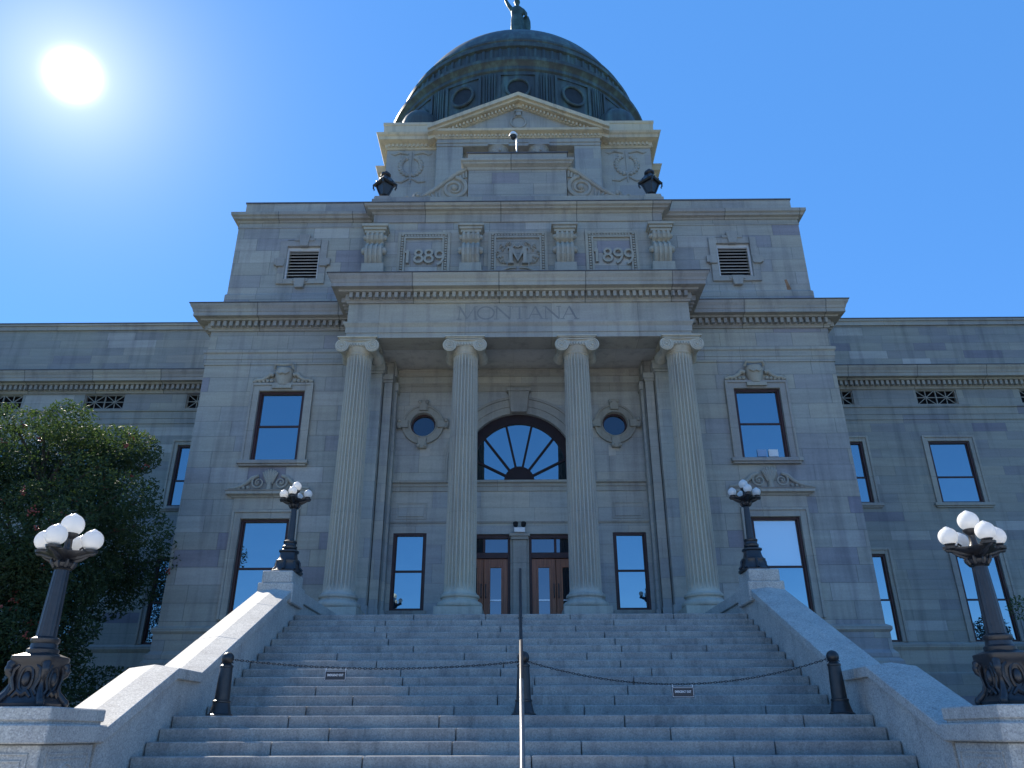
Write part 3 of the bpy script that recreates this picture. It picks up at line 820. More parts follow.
def console(x):
    c = MB(); y = AY
    c.box(x - 0.43, x + 0.43, y - 0.48, y + 0.02, 16.82, 16.92).box(x - 0.38, x + 0.38, y - 0.43, y + 0.02, 16.72, 16.82).box(x - 0.34, x + 0.34, y - 0.38, y + 0.02, 16.62, 16.72)
    def rib(x0, x1, d):                                      # S-shaped side profile, upper curl out, lower curl further out
        prof = [(y + 0.02, 16.62), (y - 0.34 - d, 16.62), (y - 0.37 - d, 16.50), (y - 0.33 - d, 16.36), (y - 0.22 - d, 16.29), (y - 0.26 - d, 16.22),
                (y - 0.38 - d, 16.10), (y - 0.42 - d, 15.95), (y - 0.39 - d, 15.72), (y - 0.30 - d, 15.55), (y - 0.22 - d, 15.44), (y + 0.02, 15.44)]
        c.prism_x(prof, x0, x1)
    rib(x - 0.29, x + 0.29, 0)
    for q in (-0.23, -0.08, 0.08, 0.23): c_w = 0.042; rib(x + q - c_w, x + q + c_w, 0.045)
    c.box(x - 0.36, x + 0.36, y - 0.36, y + 0.02, 15.14, 15.44)
    c.box(x - 0.39, x + 0.39, y - 0.39, y + 0.02, 14.3, 15.14)
    for s in (-1, 1):
        c.sphere((x + s * 0.31, y - 0.25, 16.48), 0.10, 10); c.sphere((x + s * 0.31, y - 0.27, 15.95), 0.13, 10)
    return c.build('console', 'carve', B, bevel=0.008)
for x in (-4.70, -1.54, 1.54, 4.70): console(x)
# carved panels between the consoles
def digit(mb, ch, x, z, w, h, t, y, dy):
    if ch == '1':
        mb.ribbon([(x - w * 0.05, z), (x - w * 0.05, z + h)], t * 1.15, y, dy); mb.ribbon([(x - w * 0.30, z + h * 0.80), (x - w * 0.04, z + h * 0.96)], t * 0.9, y + 0.004, dy)
    if ch == '8':
        mb.ribbon(arc(x, z + h * 0.74, w * 0.30, 0, 360, 20, h * 0.22)[:-1], t, y, dy, True); mb.ribbon(arc(x, z + h * 0.27, w * 0.37, 0, 360, 20, h * 0.255)[:-1], t, y + 0.003, dy, True)
    if ch == '9':
        mb.ribbon(arc(x, z + h * 0.68, w * 0.36, 0, 360, 20, h * 0.27)[:-1], t, y, dy, True)
        mb.ribbon([(x + w * 0.36, z + h * 0.70), (x + w * 0.38, z + h * 0.5), (x + w * 0.28, z + h * 0.22), (x + w * 0.05, z - h * 0.02), (x - w * 0.18, z - h * 0.12)], t, y + 0.004, dy)
def panel(x0, x1, z1, kind):
    f = MB(); z0 = 15.2
    for a, b, c, d, yy in ((x0, x0 + 0.09, z0, z1, 0.05), (x1 - 0.09, x1, z0, z1, 0.05), (x0 + 0.09, x1 - 0.09, z1 - 0.09, z1, 0.05),
                           (x0 + 0.20, x0 + 0.26, z0, z1 - 0.20, 0.07), (x1 - 0.26, x1 - 0.20, z0, z1 - 0.20, 0.07), (x0 + 0.26, x1 - 0.26, z1 - 0.26, z1 - 0.20, 0.07)):
        f.box(a, b, AY - yy, AY + 0.01, c, d)
    n = int((z1 - z0) / 0.10)
    for k in range(n):                                       # bead moulding
        for xx in (x0 + 0.145, x1 - 0.145): f.box(xx - 0.035, xx + 0.035, AY - 0.06, AY + 0.01, z0 + k * 0.10, z0 + k * 0.10 + 0.06)
    n = int((x1 - x0 - 0.4) / 0.10)
    for k in range(n): f.box(x0 + 0.22 + k * 0.10, x0 + 0.28 + k * 0.10, AY - 0.06, AY + 0.01, z1 - 0.18, z1 - 0.11)
    po = f.build('carved_panel', 'carve', B)
    r = MB(); cx = (x0 + x1) / 2; dk = MB()
    if kind == 'M':
        r.ribbon([(cx - 0.23, 15.60), (cx - 0.23, 16.16)], 0.115, AY - 0.15, AY); r.ribbon([(cx + 0.23, 15.60), (cx + 0.23, 16.16)], 0.115, AY - 0.15, AY)
        r.ribbon([(cx - 0.22, 16.16), (cx, 15.66), (cx + 0.22, 16.16)], 0.10, AY - 0.155, AY)
        for s in (-1, 1):
            r.ribbon([(cx + s * 0.33, 15.59), (cx + s * 0.14, 15.59)], 0.06, AY - 0.147, AY)
            r.ribbon([(cx + s * 0.33, 16.16), (cx + s * 0.17, 16.16)], 0.06, AY - 0.144, AY)
            for q in range(26):                              # leaves of the wreath either side
                a = radians(-60 + q * 6.2); rad = 0.36 + 0.12 * sin(q * 2.1)
                px, pz = cx + s * (0.26 + rad * cos(a)), 15.95 + 0.42 * sin(a) + 0.05 * cos(q * 1.7)
                r.tube([(px, AY, pz), (px + s * 0.05 * cos(q), AY - 0.06, pz + 0.05 * sin(q * 1.3)), (px + s * 0.09 * cos(q), AY - 0.02, pz + 0.09 * sin(q * 1.3))], [0.02, 0.035, 0.012], 6)
            r.tube([(cx + s * 0.05, AY - 0.04, 15.44), (cx + s * 0.3, AY - 0.05, 15.42), (cx + s * 0.62, AY - 0.03, 15.28)], 0.035, 6)
            r.tube([(cx, AY - 0.05, 16.22), (cx + s * 0.12, AY - 0.06, 16.28), (cx + s * 0.24, AY - 0.05, 16.2)], 0.03, 6)
        for q in range(-2, 3): r.tube([(cx + q * 0.05, AY - 0.05, 16.26), (cx + q * 0.075, AY - 0.05, 16.42 - abs(q) * 0.02)], [0.025, 0.012], 6)
        r.build('monogram', 'carve', po)
    else:
        hs = 0.50
        xs = [cx - 0.50, cx - 0.16, cx + 0.18, cx + 0.53]
        for q, (ch, xx) in enumerate(zip(kind, xs)):
            digit(r, ch, xx, 15.62 + (0.0 if ch == '1' else 0.02) - (0.03 if q == 3 else 0), 0.36, hs, 0.075, AY - 0.10, AY)
            digit(dk, ch, xx + 0.012, 15.605 + (0.0 if ch == '1' else 0.02) - (0.03 if q == 3 else 0), 0.37, hs + 0.015, 0.105, AY - 0.012, AY)  # wider dark copy behind each digit, painted as its shade
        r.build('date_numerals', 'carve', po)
        dk.build('numeral_shade', 'shade_soot', po)
panel(-3.98, -2.24, 16.86, '1889')
panel(-0.98, 0.98, 16.86, 'M')
panel(2.24, 3.98, 16.86, '1899')

# block and scrolls standing on the attic
ZB = 17.85
mb = MB().box(-1.75, 1.75, 21.92, 23.4, ZB, 20.08)
mb.build('crowning_block', 'ashlar', B)
mb = MB().mould([(-1.75, 23.4), (-1.75, 21.92), (1.75, 21.92), (1.75, 23.4)], [(-0.03, 20.0), (0.03, 20.0), (0.06, 20.08), (0.20, 20.14), (0.21, 20.2), (0.27, 20.24), (0.27, 20.32), (-0.03, 20.40)])
mb.box(-1.80, 1.80, 21.98, 23.4, 20.40, 20.80)
mb.build('block_cornice', 'cornice', B)
MB().box(-1.84, 1.84, 21.93, 23.45, 20.803, 20.84).build('coping_flashing', 'lead', B)
mb = MB().box(-5.0, 5.0, 21.62, 22.4, 17.86, 18.60)
mb.build('attic_curb', 'trim', B)
for s in (-1, 1):
    sc = MB()
    out = [(1.78, 18.55), (4.12, 18.55), (4.12, 18.84), (3.95, 18.96), (3.76, 18.88), (3.62, 19.10), (3.36, 19.06), (3.05, 19.15), (2.62, 19.50), (2.2, 19.90), (1.78, 20.14)]
    sc.prism([(s * a, b) for a, b in out], 22.0, 22.3)
    def cv(pts, r, n=8): sc.tube([(s * a, 21.98, b) for a, b in pts], r, n)
    cv(spiral(2.25, 19.24, 0.47, 0.10, 95, 95 + 640, 48), [0.085 * (1 - 0.55 * k / 48) for k in range(49)])
    cv([(1.80, 20.12), (2.15, 19.92), (2.6, 19.52), (3.0, 19.14), (3.3, 18.95), (3.45, 18.86)], [0.08, 0.10, 0.10, 0.09, 0.07, 0.05])
    cv(spiral(3.52, 18.94, 0.17, 0.05, -120, 330, 24), 0.05)
    cv(spiral(3.90, 18.82, 0.12, 0.04, -120, 330, 24), 0.042)
    sc.sphere((s * 2.25, 21.96, 19.24), 0.13, 12); sc.sphere((s * 3.52, 21.97, 18.94), 0.09, 10)
    for k in range(5):
        cv([(2.66 + 0.08 * k, 18.72), (2.76 + 0.12 * k, 18.84 + 0.015 * (4 - k)), (2.74 + 0.17 * k, 19.24 - 0.09 * k)], [0.06, 0.055, 0.02])
    for k in range(4): cv([(1.82 + 0.10 * k, 19.70 - 0.02 * k), (1.84 + 0.11 * k, 19.98 - 0.08 * k)], [0.05, 0.04])
    sc.build('attic_scroll', 'carve', B, smooth=True)
    MB().box(min(s * 4.33, s * 5.03), max(s * 4.33, s * 5.03), 21.45, 22.15, 17.9, 18.42).box(min(s * 4.40, s * 4.96), max(s * 4.40, s * 4.96), 21.5, 22.08, 18.42, 18.58).build('corner_pedestal', 'trim', B, bevel=0.015)

# portico entablature ------------------------------------------------------------
mb = MB()
prof_a = [(-0.8, 12.10), (0.0, 12.10), (0.0, 12.26), (0.025, 12.26), (0.025, 12.44), (0.05, 12.48), (0.09, 12.55), (0.09, 12.60), (-0.8, 12.60)]
ep = [(-EX, PY + 0.02), (-EX, EYF), (EX, EYF), (EX, PY + 0.02)]
mb.mould(ep, prof_a)
ent = mb.build('architrave', 'trim', B)
mb = MB().mould(ep, [(-0.8, 12.602), (0.0, 12.602), (0.0, 13.26), (-0.8, 13.26)])
frieze = mb.build('frieze', 'trim', B)
mb = MB().box(-4.26, 4.26, 20.59, BY + 0.1, 12.26, 12.35)
mb.build('portico_ceiling', 'ceiling', B)
mb = MB().box(-EX - 0.02, EX + 0.02, EYF + 0.05, AY + 0.1, 13.72, 14.0)
mb.build('portico_roof', 'lead', B)
# MONTANA, roman capitals cut in the frieze, groove shade and grime put into the colour
def letter(mb, ch, x, z, w, h, y):
    T, t, sf = 0.052, 0.026, 0.020; n = [0]
    def st(x0, z0, x1, z1, th):
        n[0] += 1
        mb.ribbon([(x + x0 * w, z + z0 * h), (x + x1 * w, z + z1 * h)], th, y - 0.003 - 0.0004 * n[0], y + 0.02)
    def serif(px, pz, l=0.10):
        n[0] += 1
        mb.box(x + px * w - l / 2, x + px * w + l / 2, y - 0.003 - 0.0004 * n[0], y + 0.02, z + pz * h - sf / 2, z + pz * h + sf / 2)
    if ch == 'M':
        st(0.10, 0, 0.16, 1, t); st(0.90, 0, 0.84, 1, T); st(0.14, 1, 0.5, 0.03, T); st(0.86, 1, 0.5, 0.03, t)
        serif(0.10, 0, 0.13); serif(0.90, 0, 0.15); serif(0.10, 1, 0.10); serif(0.90, 1, 0.10)
    if ch == 'O':
        mb.ribbon(arc(x + w / 2, z + h / 2, w * 0.44, 0, 360, 26, h * 0.49)[:-1], T * 0.85, y - 0.0034, y + 0.02, True)
    if ch == 'N':
        st(0.14, 0, 0.14, 1, t); st(0.86, 0, 0.86, 1, t); st(0.12, 1, 0.86, 0.0, T); serif(0.14, 0, 0.14); serif(0.86, 1, 0.14); serif(0.08, 1, 0.1)
    if ch == 'T':
        st(0.5, 0, 0.5, 1, T); st(0.06, 0.97, 0.94, 0.97, t); serif(0.5, 0, 0.15); st(0.06, 1.0, 0.06, 0.83, t * 0.8); st(0.94, 1.0, 0.94, 0.83, t * 0.8)
    if ch == 'A':
        st(0.12, 0, 0.5, 1, t); st(0.88, 0, 0.5, 1.0, T); st(0.26, 0.36, 0.74, 0.36, t * 0.9); serif(0.10, 0, 0.13); serif(0.90, 0, 0.15)
lt = MB(); xx = -1.82
for ch, w in zip('MONTANA', (0.62, 0.55, 0.55, 0.47, 0.52, 0.55, 0.52)):
    letter(lt, ch, xx, 12.70, w, 0.42, EYF); xx += w - 0.032
lt.build('inscription', 'shade_soot', frieze)

# columns ----------------------------------------------------------------------
CY, CZ0, CTOP = 20.22, 4.2, 12.10
def column():
    o_loc = (0, CY, 0)
    zb, zt = 4.90, 11.66; R0, R1 = 0.415, 0.355; N = 24; SPN = 8
    rings = []
    hs = [0, 0.012, 0.03, 0.15, 0.3, 0.45, 0.6, 0.75, 0.88, 0.965, 0.985, 1.0]
    for k, t in enumerate(hs):
        R = R0 + (R1 - R0) * (t ** 1.35)
        fade = 0.0 if k in (0, len(hs) - 1) else (0.55 if k in (1, len(hs) - 2) else 1.0)
        ring = []
        for j in range(N * SPN):
            ph = (j % SPN) / SPN
            dpt = 0 if ph < 0.26 else sin(pi * (ph - 0.25) / 0.75) ** 0.7
            rr = R - 0.072 * dpt * fade
            a = 2 * pi * j / (N * SPN) + 0.02
            ring.append((rr * cos(a), rr * sin(a), zb + (zt - zb) * t))
        rings.append(ring)
    mb = MB().loft(rings)
    sh = mb.build('column', 'column', B, loc=o_loc)
    b = MB().box(-0.60, 0.60, -0.60, 0.60, 4.2, 4.47)
    prof = [(0.58, 4.47)] + [(0.515 + 0.075 * cos(radians(a)), 4.555 + 0.085 * sin(radians(a))) for a in range(-90, 91, 18)] + \
           [(0.50, 4.65), (0.465, 4.69), (0.47, 4.72)] + [(0.465 + 0.045 * cos(radians(a)), 4.775 + 0.05 * sin(radians(a))) for a in range(-90, 91, 22)] + [(0.45, 4.84), (0.43, 4.87), (0.418, 4.905)]
    b.lathe(prof, n=48)
    WL[sh] = Vector(o_loc)
    bo = b.build('base', 'column', sh, loc=o_loc, smooth=True, angle=35)
    c = MB()
    c.lathe([(0.36, 11.60), (0.385, 11.63), (0.36, 11.66), (0.37, 11.68), (0.44, 11.76), (0.47, 11.84), (0.40, 11.88)], n=40)
    c.box(-0.54, 0.54, -0.52, 0.52, 12.03, 12.06).box(-0.58, 0.58, -0.56, 0.56, 12.06, 12.098)
    c.box(-0.42, 0.42, -0.47, 0.47, 11.80, 12.03)
    for q in range(7):                                       # egg and dart between the volutes
        c.sphere((-0.24 + 0.08 * q, -0.475, 11.86), 0.042, 8, 1.3)
    for s in (-1, 1):
        x, z, r = s * 0.44, 11.82, 0.20
        ringsb = []
        for yy, k in ((-0.50, 1.0), (-0.44, 0.98), (-0.30, 0.80), (-0.10, 0.62), (0, 0.58), (0.10, 0.62), (0.30, 0.80), (0.44, 0.98), (0.50, 1.0)):
            ringsb.append([(x + r * k * cos(2 * pi * j / 24), yy, z + r * k * sin(2 * pi * j / 24)) for j in range(24)])
        c.loft(ringsb)
        for yf in (-0.505, 0.505):
            pts = [(x - s * (px - x), pz) for px, pz in spiral(x, z, 0.178, 0.045, 90, 90 + 900, 60)]
            c.tube([(px, yf, pz) for px, pz in pts], [0.024 * (1 - 0.4 * k / 60) for k in range(61)], 6)
            c.sphere((x, yf, z), 0.045, 10)
    for yf in (-0.505, 0.505):
        c.tube([(-0.44, yf, 12.0), (-0.2, yf, 11.985), (0, yf, 11.98), (0.2, yf, 11.985), (0.44, yf, 12.0)], 0.024, 6)
    c.build('capital', 'column', sh, loc=o_loc, smooth=True, angle=35)
    return sh
col0 = column()
CXS = [-4.67, -1.55, 1.69, 4.71]
col0.location.x = CXS[0]
for x in CXS[1:]:
    copy_tree(col0, (x, col0.location.y, col0.location.z), B)

# porch ---------------------------------------------------------------------------
RX = 3.87
DOORS = [(-1.82, -0.26), (0.26, 1.82)]
ARC_C, ARC_R, FAN_Z = 9.004, 1.711, 8.526
OCX, OCZ, OCR = 2.98, 10.347, 0.386
mb = MB()
wins = [(s * 3.21 - 0.488, s * 3.21 + 0.488, 4.745, 6.952) for s in (-1, 1)]
ops = wins + [(a, b, 4.2, 6.916) for a, b in DOORS] + [(-ARC_R, ARC_R, FAN_Z, ARC_C + ARC_R + 0.05)] + [(s * OCX - 0.55, s * OCX + 0.55, OCZ - 0.55, OCZ + 0.55) for s in (-1, 1)]
# plain wall with its rectangular gaps, then the curved pieces filled back in
mb.wall(-RX, RX, 4.2, 12.30, BY, ops, 0.25)
ztop = ARC_C + ARC_R + 0.05
N = 40; prev = None
for k in range(N + 1):
    a = pi * k / N; x = -ARC_R * cos(a); z = ARC_C + ARC_R * sin(a)
    if prev: 
        mb.quad((prev[0], BY, prev[1]), (x, BY, z), (x, BY, ztop), (prev[0], BY, ztop))
        mb.quad((prev[0], BY, prev[1]), (prev[0], BY + 0.3, prev[1]), (x, BY + 0.3, z), (x, BY, z))
    prev = (x, z)
for s in (-1, 1):
    cx = s * OCX; q = 0.55; prev = None
    for k in range(41):
        a = 2 * pi * k / 40 + pi / 4; ca, sa = cos(a), sin(a); m_ = q / max(abs(ca), abs(sa))
        cur = ((cx + OCR * ca, OCZ + OCR * sa), (cx + m_ * ca, OCZ + m_ * sa))
        if prev:
            mb.quad((prev[0][0], BY, prev[0][1]), (prev[1][0], BY, prev[1][1]), (cur[1][0], BY, cur[1][1]), (cur[0][0], BY, cur[0][1]))
            mb.quad((prev[0][0], BY, prev[0][1]), (cur[0][0], BY, cur[0][1]), (cur[0][0], BY + 0.25, cur[0][1]), (prev[0][0], BY + 0.25, prev[0][1]))
        prev = cur
for s in (-1, 1):
    mb.quad((s * RX, PY + 0.1, 4.2), (s * RX, BY, 4.2), (s * RX, BY, 12.30), (s * RX, PY + 0.1, 12.30))
mb.build('porch_wall', 'porch', B)
mb = MB().box(-5.42, 5.42, 19.4, PY + 0.02, 0, 4.2).box(-4.195, 4.195, PY + 0.021, BY + 0.3, 3.9, 4.2)
mb.build('portico_floor', 'granite_wall', B)
for a, b, c, d in wins:
    wnd = sash((a + b) / 2, c, d, b - a, BY, 0.13, ('glass_low', 'glass_low'))
    MB().box(a - 0.08, b + 0.08, BY - 0.06, BY + 0.1, c - 0.12, c - 0.003).build('sill', 'trim', wnd)
# string course, panels, mouldings of the back wall
sp_ = [(-RX, BY), (RX, BY)]
mb = MB().mould(sp_, [(-0.03, 8.204), (0.04, 8.204), (0.04, 8.332), (0.07, 8.351), (0.07, 8.424), (0.15, 8.452), (0.15, 8.516), (-0.03, 8.523)])
mb.build('string_course', 'trim', B)
mb = MB().mould(sp_, [(-0.03, 7.228), (0.03, 7.228), (0.05, 7.284), (-0.03, 7.302)])
mb.build('wall_moulding', 'trim', B); mb = MB()
mb.mould(sp_, [(-0.03, 11.46), (0.03, 11.46), (0.03, 11.626), (0.08, 11.672), (0.08, 11.736), (-0.03, 11.746)])
mb.build('wall_moulding', 'trim', B); mb = MB()
mb.mould(sp_, [(-0.03, 11.994), (0.04, 11.994), (0.12, 12.086), (0.12, 12.178), (-0.03, 12.178)])
mb.build('wall_moulding', 'trim', B)
mb = MB()
for s in (-1, 1):
    x0, x1, z0, z1 = s * 3.21 - 0.46, s * 3.21 + 0.46, 7.357, 7.872; t = 0.035
    mb.box(x0, x1, BY - 0.025, BY + 0.01, z0, z0 + t).box(x0, x1, BY - 0.025, BY + 0.01, z1 - t, z1).box(x0, x0 + t, BY - 0.025, BY + 0.01, z0 + t, z1 - t).box(x1 - t, x1, BY - 0.025, BY + 0.01, z0 + t, z1 - t)
    mb.box(x0 + 0.08, x1 - 0.08, BY - 0.03, BY + 0.01, z0 + 0.08, z1 - 0.08)
    mb.build('wall_panel', 'porch', B, bevel=0.006); mb = MB()
pale = plain('pale_patched_stone', (0.47, 0.45, 0.40), 0.9, 0, 0.2, 0.1, 5)
mb = MB().box(-3.04, -2.74, BY - 0.008, BY + 0.01, 9.308, 9.602); mb.build('stone_patch', pale, B)
mb = MB().box(2.74, 2.96, BY - 0.008, BY + 0.01, 9.308, 9.657).box(2.964, 3.07, BY - 0.006, BY + 0.01, 9.473, 9.584); mb.build('stone_patch', pale, B)
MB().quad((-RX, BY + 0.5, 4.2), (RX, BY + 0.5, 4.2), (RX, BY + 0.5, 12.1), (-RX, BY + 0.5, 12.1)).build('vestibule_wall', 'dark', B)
# fanlight
fan = MB(); yf = BY + 0.2
oa = [(-ARC_R, FAN_Z)] + [(-ARC_R * cos(pi * k / 36), ARC_C + ARC_R * sin(pi * k / 36)) for k in range(37)] + [(ARC_R, FAN_Z)]
ia = [((x) * 0.83, FAN_Z + (z - FAN_Z) * 0.86) for x, z in oa]
i0 = len(fan.v)
for (ax, az), (bx, bz) in zip(oa, ia): fan.v += [(ax, yf - 0.1, az), (bx, yf - 0.1, bz), (bx, yf, bz), (ax, yf, az)]
for k in range(len(oa) - 1):
    a, b = i0 + 4 * k, i0 + 4 * (k + 1)
    for j in range(4): fan.f.append((a + j, a + (j + 1) % 4, b + (j + 1) % 4, b + j))
fan.box(-ARC_R, ARC_R, yf - 0.11, yf - 0.002, FAN_Z, FAN_Z + 0.07)
fan.prism(arc(0, FAN_Z + 0.02, 0.46, 0, 180, 20), yf - 0.12, yf - 0.01)
fan.ribbon(arc(0, FAN_Z + 0.02, 0.43, 0, 180, 20), 0.06, yf - 0.135, yf - 0.02)
for k in range(1, 7):
    a = pi * k / 7
    x1_, z1_ = 2.02 * cos(a), FAN_Z + 2.12 * sin(a)
    tt = min(1.0, (ARC_R * 0.93) / max(1e-3, abs(x1_)))
    # stop each bar at the arch
    lo_, hi_ = 0.2, 1.0
    for _ in range(30):
        m_ = (lo_ + hi_) / 2; X_, Z_ = x1_ * m_, FAN_Z + (z1_ - FAN_Z) * m_
        inside = abs(X_) < ARC_R * 0.93 and (Z_ < ARC_C or math.hypot(X_, Z_ - ARC_C) < ARC_R * 0.95)
        if inside: lo_ = m_
        else: hi_ = m_
    fan.ribbon([(0.3 * cos(a), FAN_Z + 0.3 * sin(a)), (x1_ * lo_, FAN_Z + (z1_ - FAN_Z) * lo_)], 0.062, yf - 0.10 - 0.001 * k, yf - 0.02)
fo = fan.build('fanlight', 'muntin', B)
pa = [(x * 0.96, FAN_Z + (z - FAN_Z) * 0.97) for x, z in oa]
MB().prism(pa, yf - 0.04, yf - 0.025).build('pane', 'glass', fo)
# archivolt and keystone
av = MB()
def band(r0, r1, y0):
    pts_o = [(-r1, FAN_Z)] + [(-r1 * cos(pi * k / 40), ARC_C + r1 * sin(pi * k / 40)) for k in range(41)] + [(r1, FAN_Z)]
    pts_i = [(-r0, FAN_Z)] + [(-r0 * cos(pi * k / 40), ARC_C + r0 * sin(pi * k / 40)) for k in range(41)] + [(r0, FAN_Z)]
    i0 = len(av.v)
    for (ax, az), (bx, bz) in zip(pts_o, pts_i): av.v += [(ax, y0, az), (bx, y0, bz), (bx, BY + 0.01, bz), (ax, BY + 0.01, az)]
    for k in range(len(pts_o) - 1):
        a, b = i0 + 4 * k, i0 + 4 * (k + 1)
        for j in range(4): av.f.append((a + j, a + (j + 1) % 4, b + (j + 1) % 4, b + j))
band(ARC_R + 0.003, ARC_R + 0.22, BY - 0.05); band(ARC_R + 0.222, ARC_R + 0.46, BY - 0.08); band(ARC_R + 0.462, ARC_R + 0.54, BY - 0.12)
av.build('archivolt', 'trim', fo)
MB().prism([(-0.25, 10.706), (0.25, 10.706), (0.33, 11.405), (-0.33, 11.405)], BY - 0.2, BY + 0.05).box(-0.38, 0.38, BY - 0.24, BY + 0.03, 11.407, 11.516).build('keystone', 'trim', fo, bevel=0.015)
# oculi
for s in (-1, 1):
    cx = s * OCX
    fr = MB()
    oc = arc(cx, OCZ, 0.363, 0, 360, 36)[:-1]
    fr.ribbon(oc, 0.06, BY + 0.10, BY + 0.2, True)
    oo = fr.build('oculus_window', 'frame', B)
    MB().prism(arc(cx, OCZ, 0.368, 0, 360, 36)[:-1], BY + 0.155, BY + 0.17).build('pane', 'glass_round', oo)
    r = MB()
    r.ribbon(arc(cx, OCZ, 0.497, 0, 360, 40)[:-1], 0.21, BY - 0.06, BY + 0.02, True)
    r.ribbon(arc(cx, OCZ, 0.616, 0, 360, 40)[:-1], 0.06, BY - 0.10, BY + 0.02, True)
    r.ribbon(arc(cx, OCZ, 0.41, 0, 360, 40)[:-1], 0.04, BY - 0.085, BY + 0.02, True)
    for a in (0, 90, 180, 270):
        ca, sa = cos(radians(a)), sin(radians(a))
        px, pz = cx + 0.625 * ca, OCZ + 0.625 * sa
        w_, h_ = (0.13, 0.17) if a in (90, 270) else (0.17, 0.12)
        r.box(px - w_, px + w_, BY - 0.15, BY + 0.02, pz - h_, pz + h_)
        for q in (-1, 1):
            r.sphere((px + q * 0.11 * abs(sa) + 0.10 * ca, BY - 0.15, pz + q * 0.10 * abs(ca) + 0.10 * sa), 0.07, 8)
    r.build('oculus_surround', 'carve', oo, bevel=0.008)
# entrance doors
for s, (a, b) in zip((-1, 1), DOORS):
    y = BY + 0.16
    fr = MB().box(a, a + 0.09, y - 0.08, y + 0.06, 4.2, 6.916).box(b - 0.09, b, y - 0.08, y + 0.06, 4.2, 6.916).box(a + 0.09, b - 0.09, y - 0.08, y + 0.06, 6.796, 6.916).box(a + 0.09, b - 0.09, y - 0.10, y + 0.06, 6.216, 6.382)
    mid = (a + b) / 2
    fr.box(mid - 0.035, mid + 0.035, y - 0.06, y + 0.04, 6.382, 6.796)
    do = fr.build('entrance_doorway', 'frame', B, bevel=0.008)
    MB().box(a + 0.09, b - 0.09, y - 0.01, y + 0.01, 6.382, 6.796).build('transom_pane', 'glass_door', do)
    for c, d, q in ((a + 0.09, mid - 0.006, 0), (mid + 0.006, b - 0.09, 1)):
        lf = MB(); m_ = 0.155
        lf.box(c, c + m_, y - 0.05, y + 0.02, 4.22, 6.207).box(d - m_, d, y - 0.05, y + 0.02, 4.22, 6.207)
        lf.box(c + m_, d - m_, y - 0.05, y + 0.02, 5.996, 6.207).box(c + m_, d - m_, y - 0.05, y + 0.02, 4.22, 4.55)
        lf.box(c + m_ - 0.02, c + m_ + 0.03, y - 0.065, y + 0.0, 4.53, 6.014).box(d - m_ - 0.03, d - m_ + 0.02, y - 0.065, y + 0.0, 4.53, 6.014)
        lf.box(c + m_ + 0.03, d - m_ - 0.03, y - 0.065, y, 5.959, 6.014)
        lo_ = lf.build('door_leaf', 'wood', do, bevel=0.006)
        MB().box(c + m_ + 0.03, d - m_ - 0.03, y - 0.015, y - 0.005, 4.55, 5.959).build('door_pane', 'glass_door', lo_)
        hx = d - 0.06 if q == 0 else c + 0.06
        MB().tube([(hx, y - 0.05, 5.1), (hx, y - 0.11, 5.13), (hx, y - 0.11, 5.47), (hx, y - 0.05, 5.5)], 0.014, 8).build('door_handle', 'iron', lo_)
        MB().box(c + m_ + 0.03, d - m_ - 0.03, y - 0.045, y - 0.02, 5.02, 5.06).build('push_bar', 'steel', lo_)
pr_ = MB().box(-0.20, 0.20, BY - 0.14, BY + 0.02, 4.2, 6.713).box(-0.27, 0.27, BY - 0.05, BY + 0.015, 4.2, 6.916)
pr_.box(-0.25, 0.25, BY - 0.19, BY + 0.02, 6.715, 6.805).box(-0.30, 0.30, BY - 0.23, BY + 0.02, 6.805, 6.897).box(-0.25, 0.25, BY - 0.2, BY + 0.02, 4.2, 4.42)
pr_.build('door_pier', 'trim', B, bevel=0.01)
# pilasters behind the outer columns and on the side walls of the porch
for s in (-1, 1):
    mb = MB()
    lo, hi = sorted((s * 4.19, s * 5.0)); mb.box(lo, hi, PY - 0.10, PY + 0.35, 4.2, 11.7)
    mb.box(lo - 0.04, hi + 0.04, PY - 0.14, PY + 0.39, 11.7, 11.78).box(lo - 0.08, hi + 0.08, PY - 0.18, PY + 0.43, 11.78, 12.08)
    mb.box(lo - 0.06, hi + 0.06, PY - 0.16, PY + 0.41, 4.2, 4.75)
    mb.build('pilaster', 'porch', B, bevel=0.01)
    mb = MB()
    lo, hi = sorted((s * 3.90, s * 4.16)); mb.box(lo, hi, 21.62, 21.77, 4.2, 11.5)
    mb.box(lo - 0.03, hi + 0.02, 21.58, 21.77, 11.5, 11.58).box(lo - 0.06, hi + 0.02, 21.54, 21.77, 11.58, 11.76).box(lo - 0.03, hi + 0.02, 21.58, 21.77, 4.2, 4.7)
    mb.build('pilaster', 'porch', B, bevel=0.01)
    mb = MB(); lo, hi = sorted((s * 3.875, s * 4.5)); mb.box(lo, hi, 21.772, BY, 4.2, 12.25)
    mb.build('porch_side_wall', 'porch', B)
    mb = MB()
    lo, hi = sorted((s * 3.80, s * 3.90)); mb.box(lo, hi, 21.93, 22.2, 4.2, 11.35)
    mb.box(lo - 0.04, hi + 0.04, 21.88, 22.25, 11.35, 11.62).box(lo - 0.04, hi + 0.04, 21.88, 22.25, 4.2, 4.7)
    mb.build('pilaster', 'porch', B, bevel=0.01)
    mb = MB()
    lo, hi = sorted((s * 3.83, s * 4.3)); mb.box(lo, hi, PY + 0.30, BY, 11.80, 12.145)
    mb.build('side_architrave', 'porch', B)

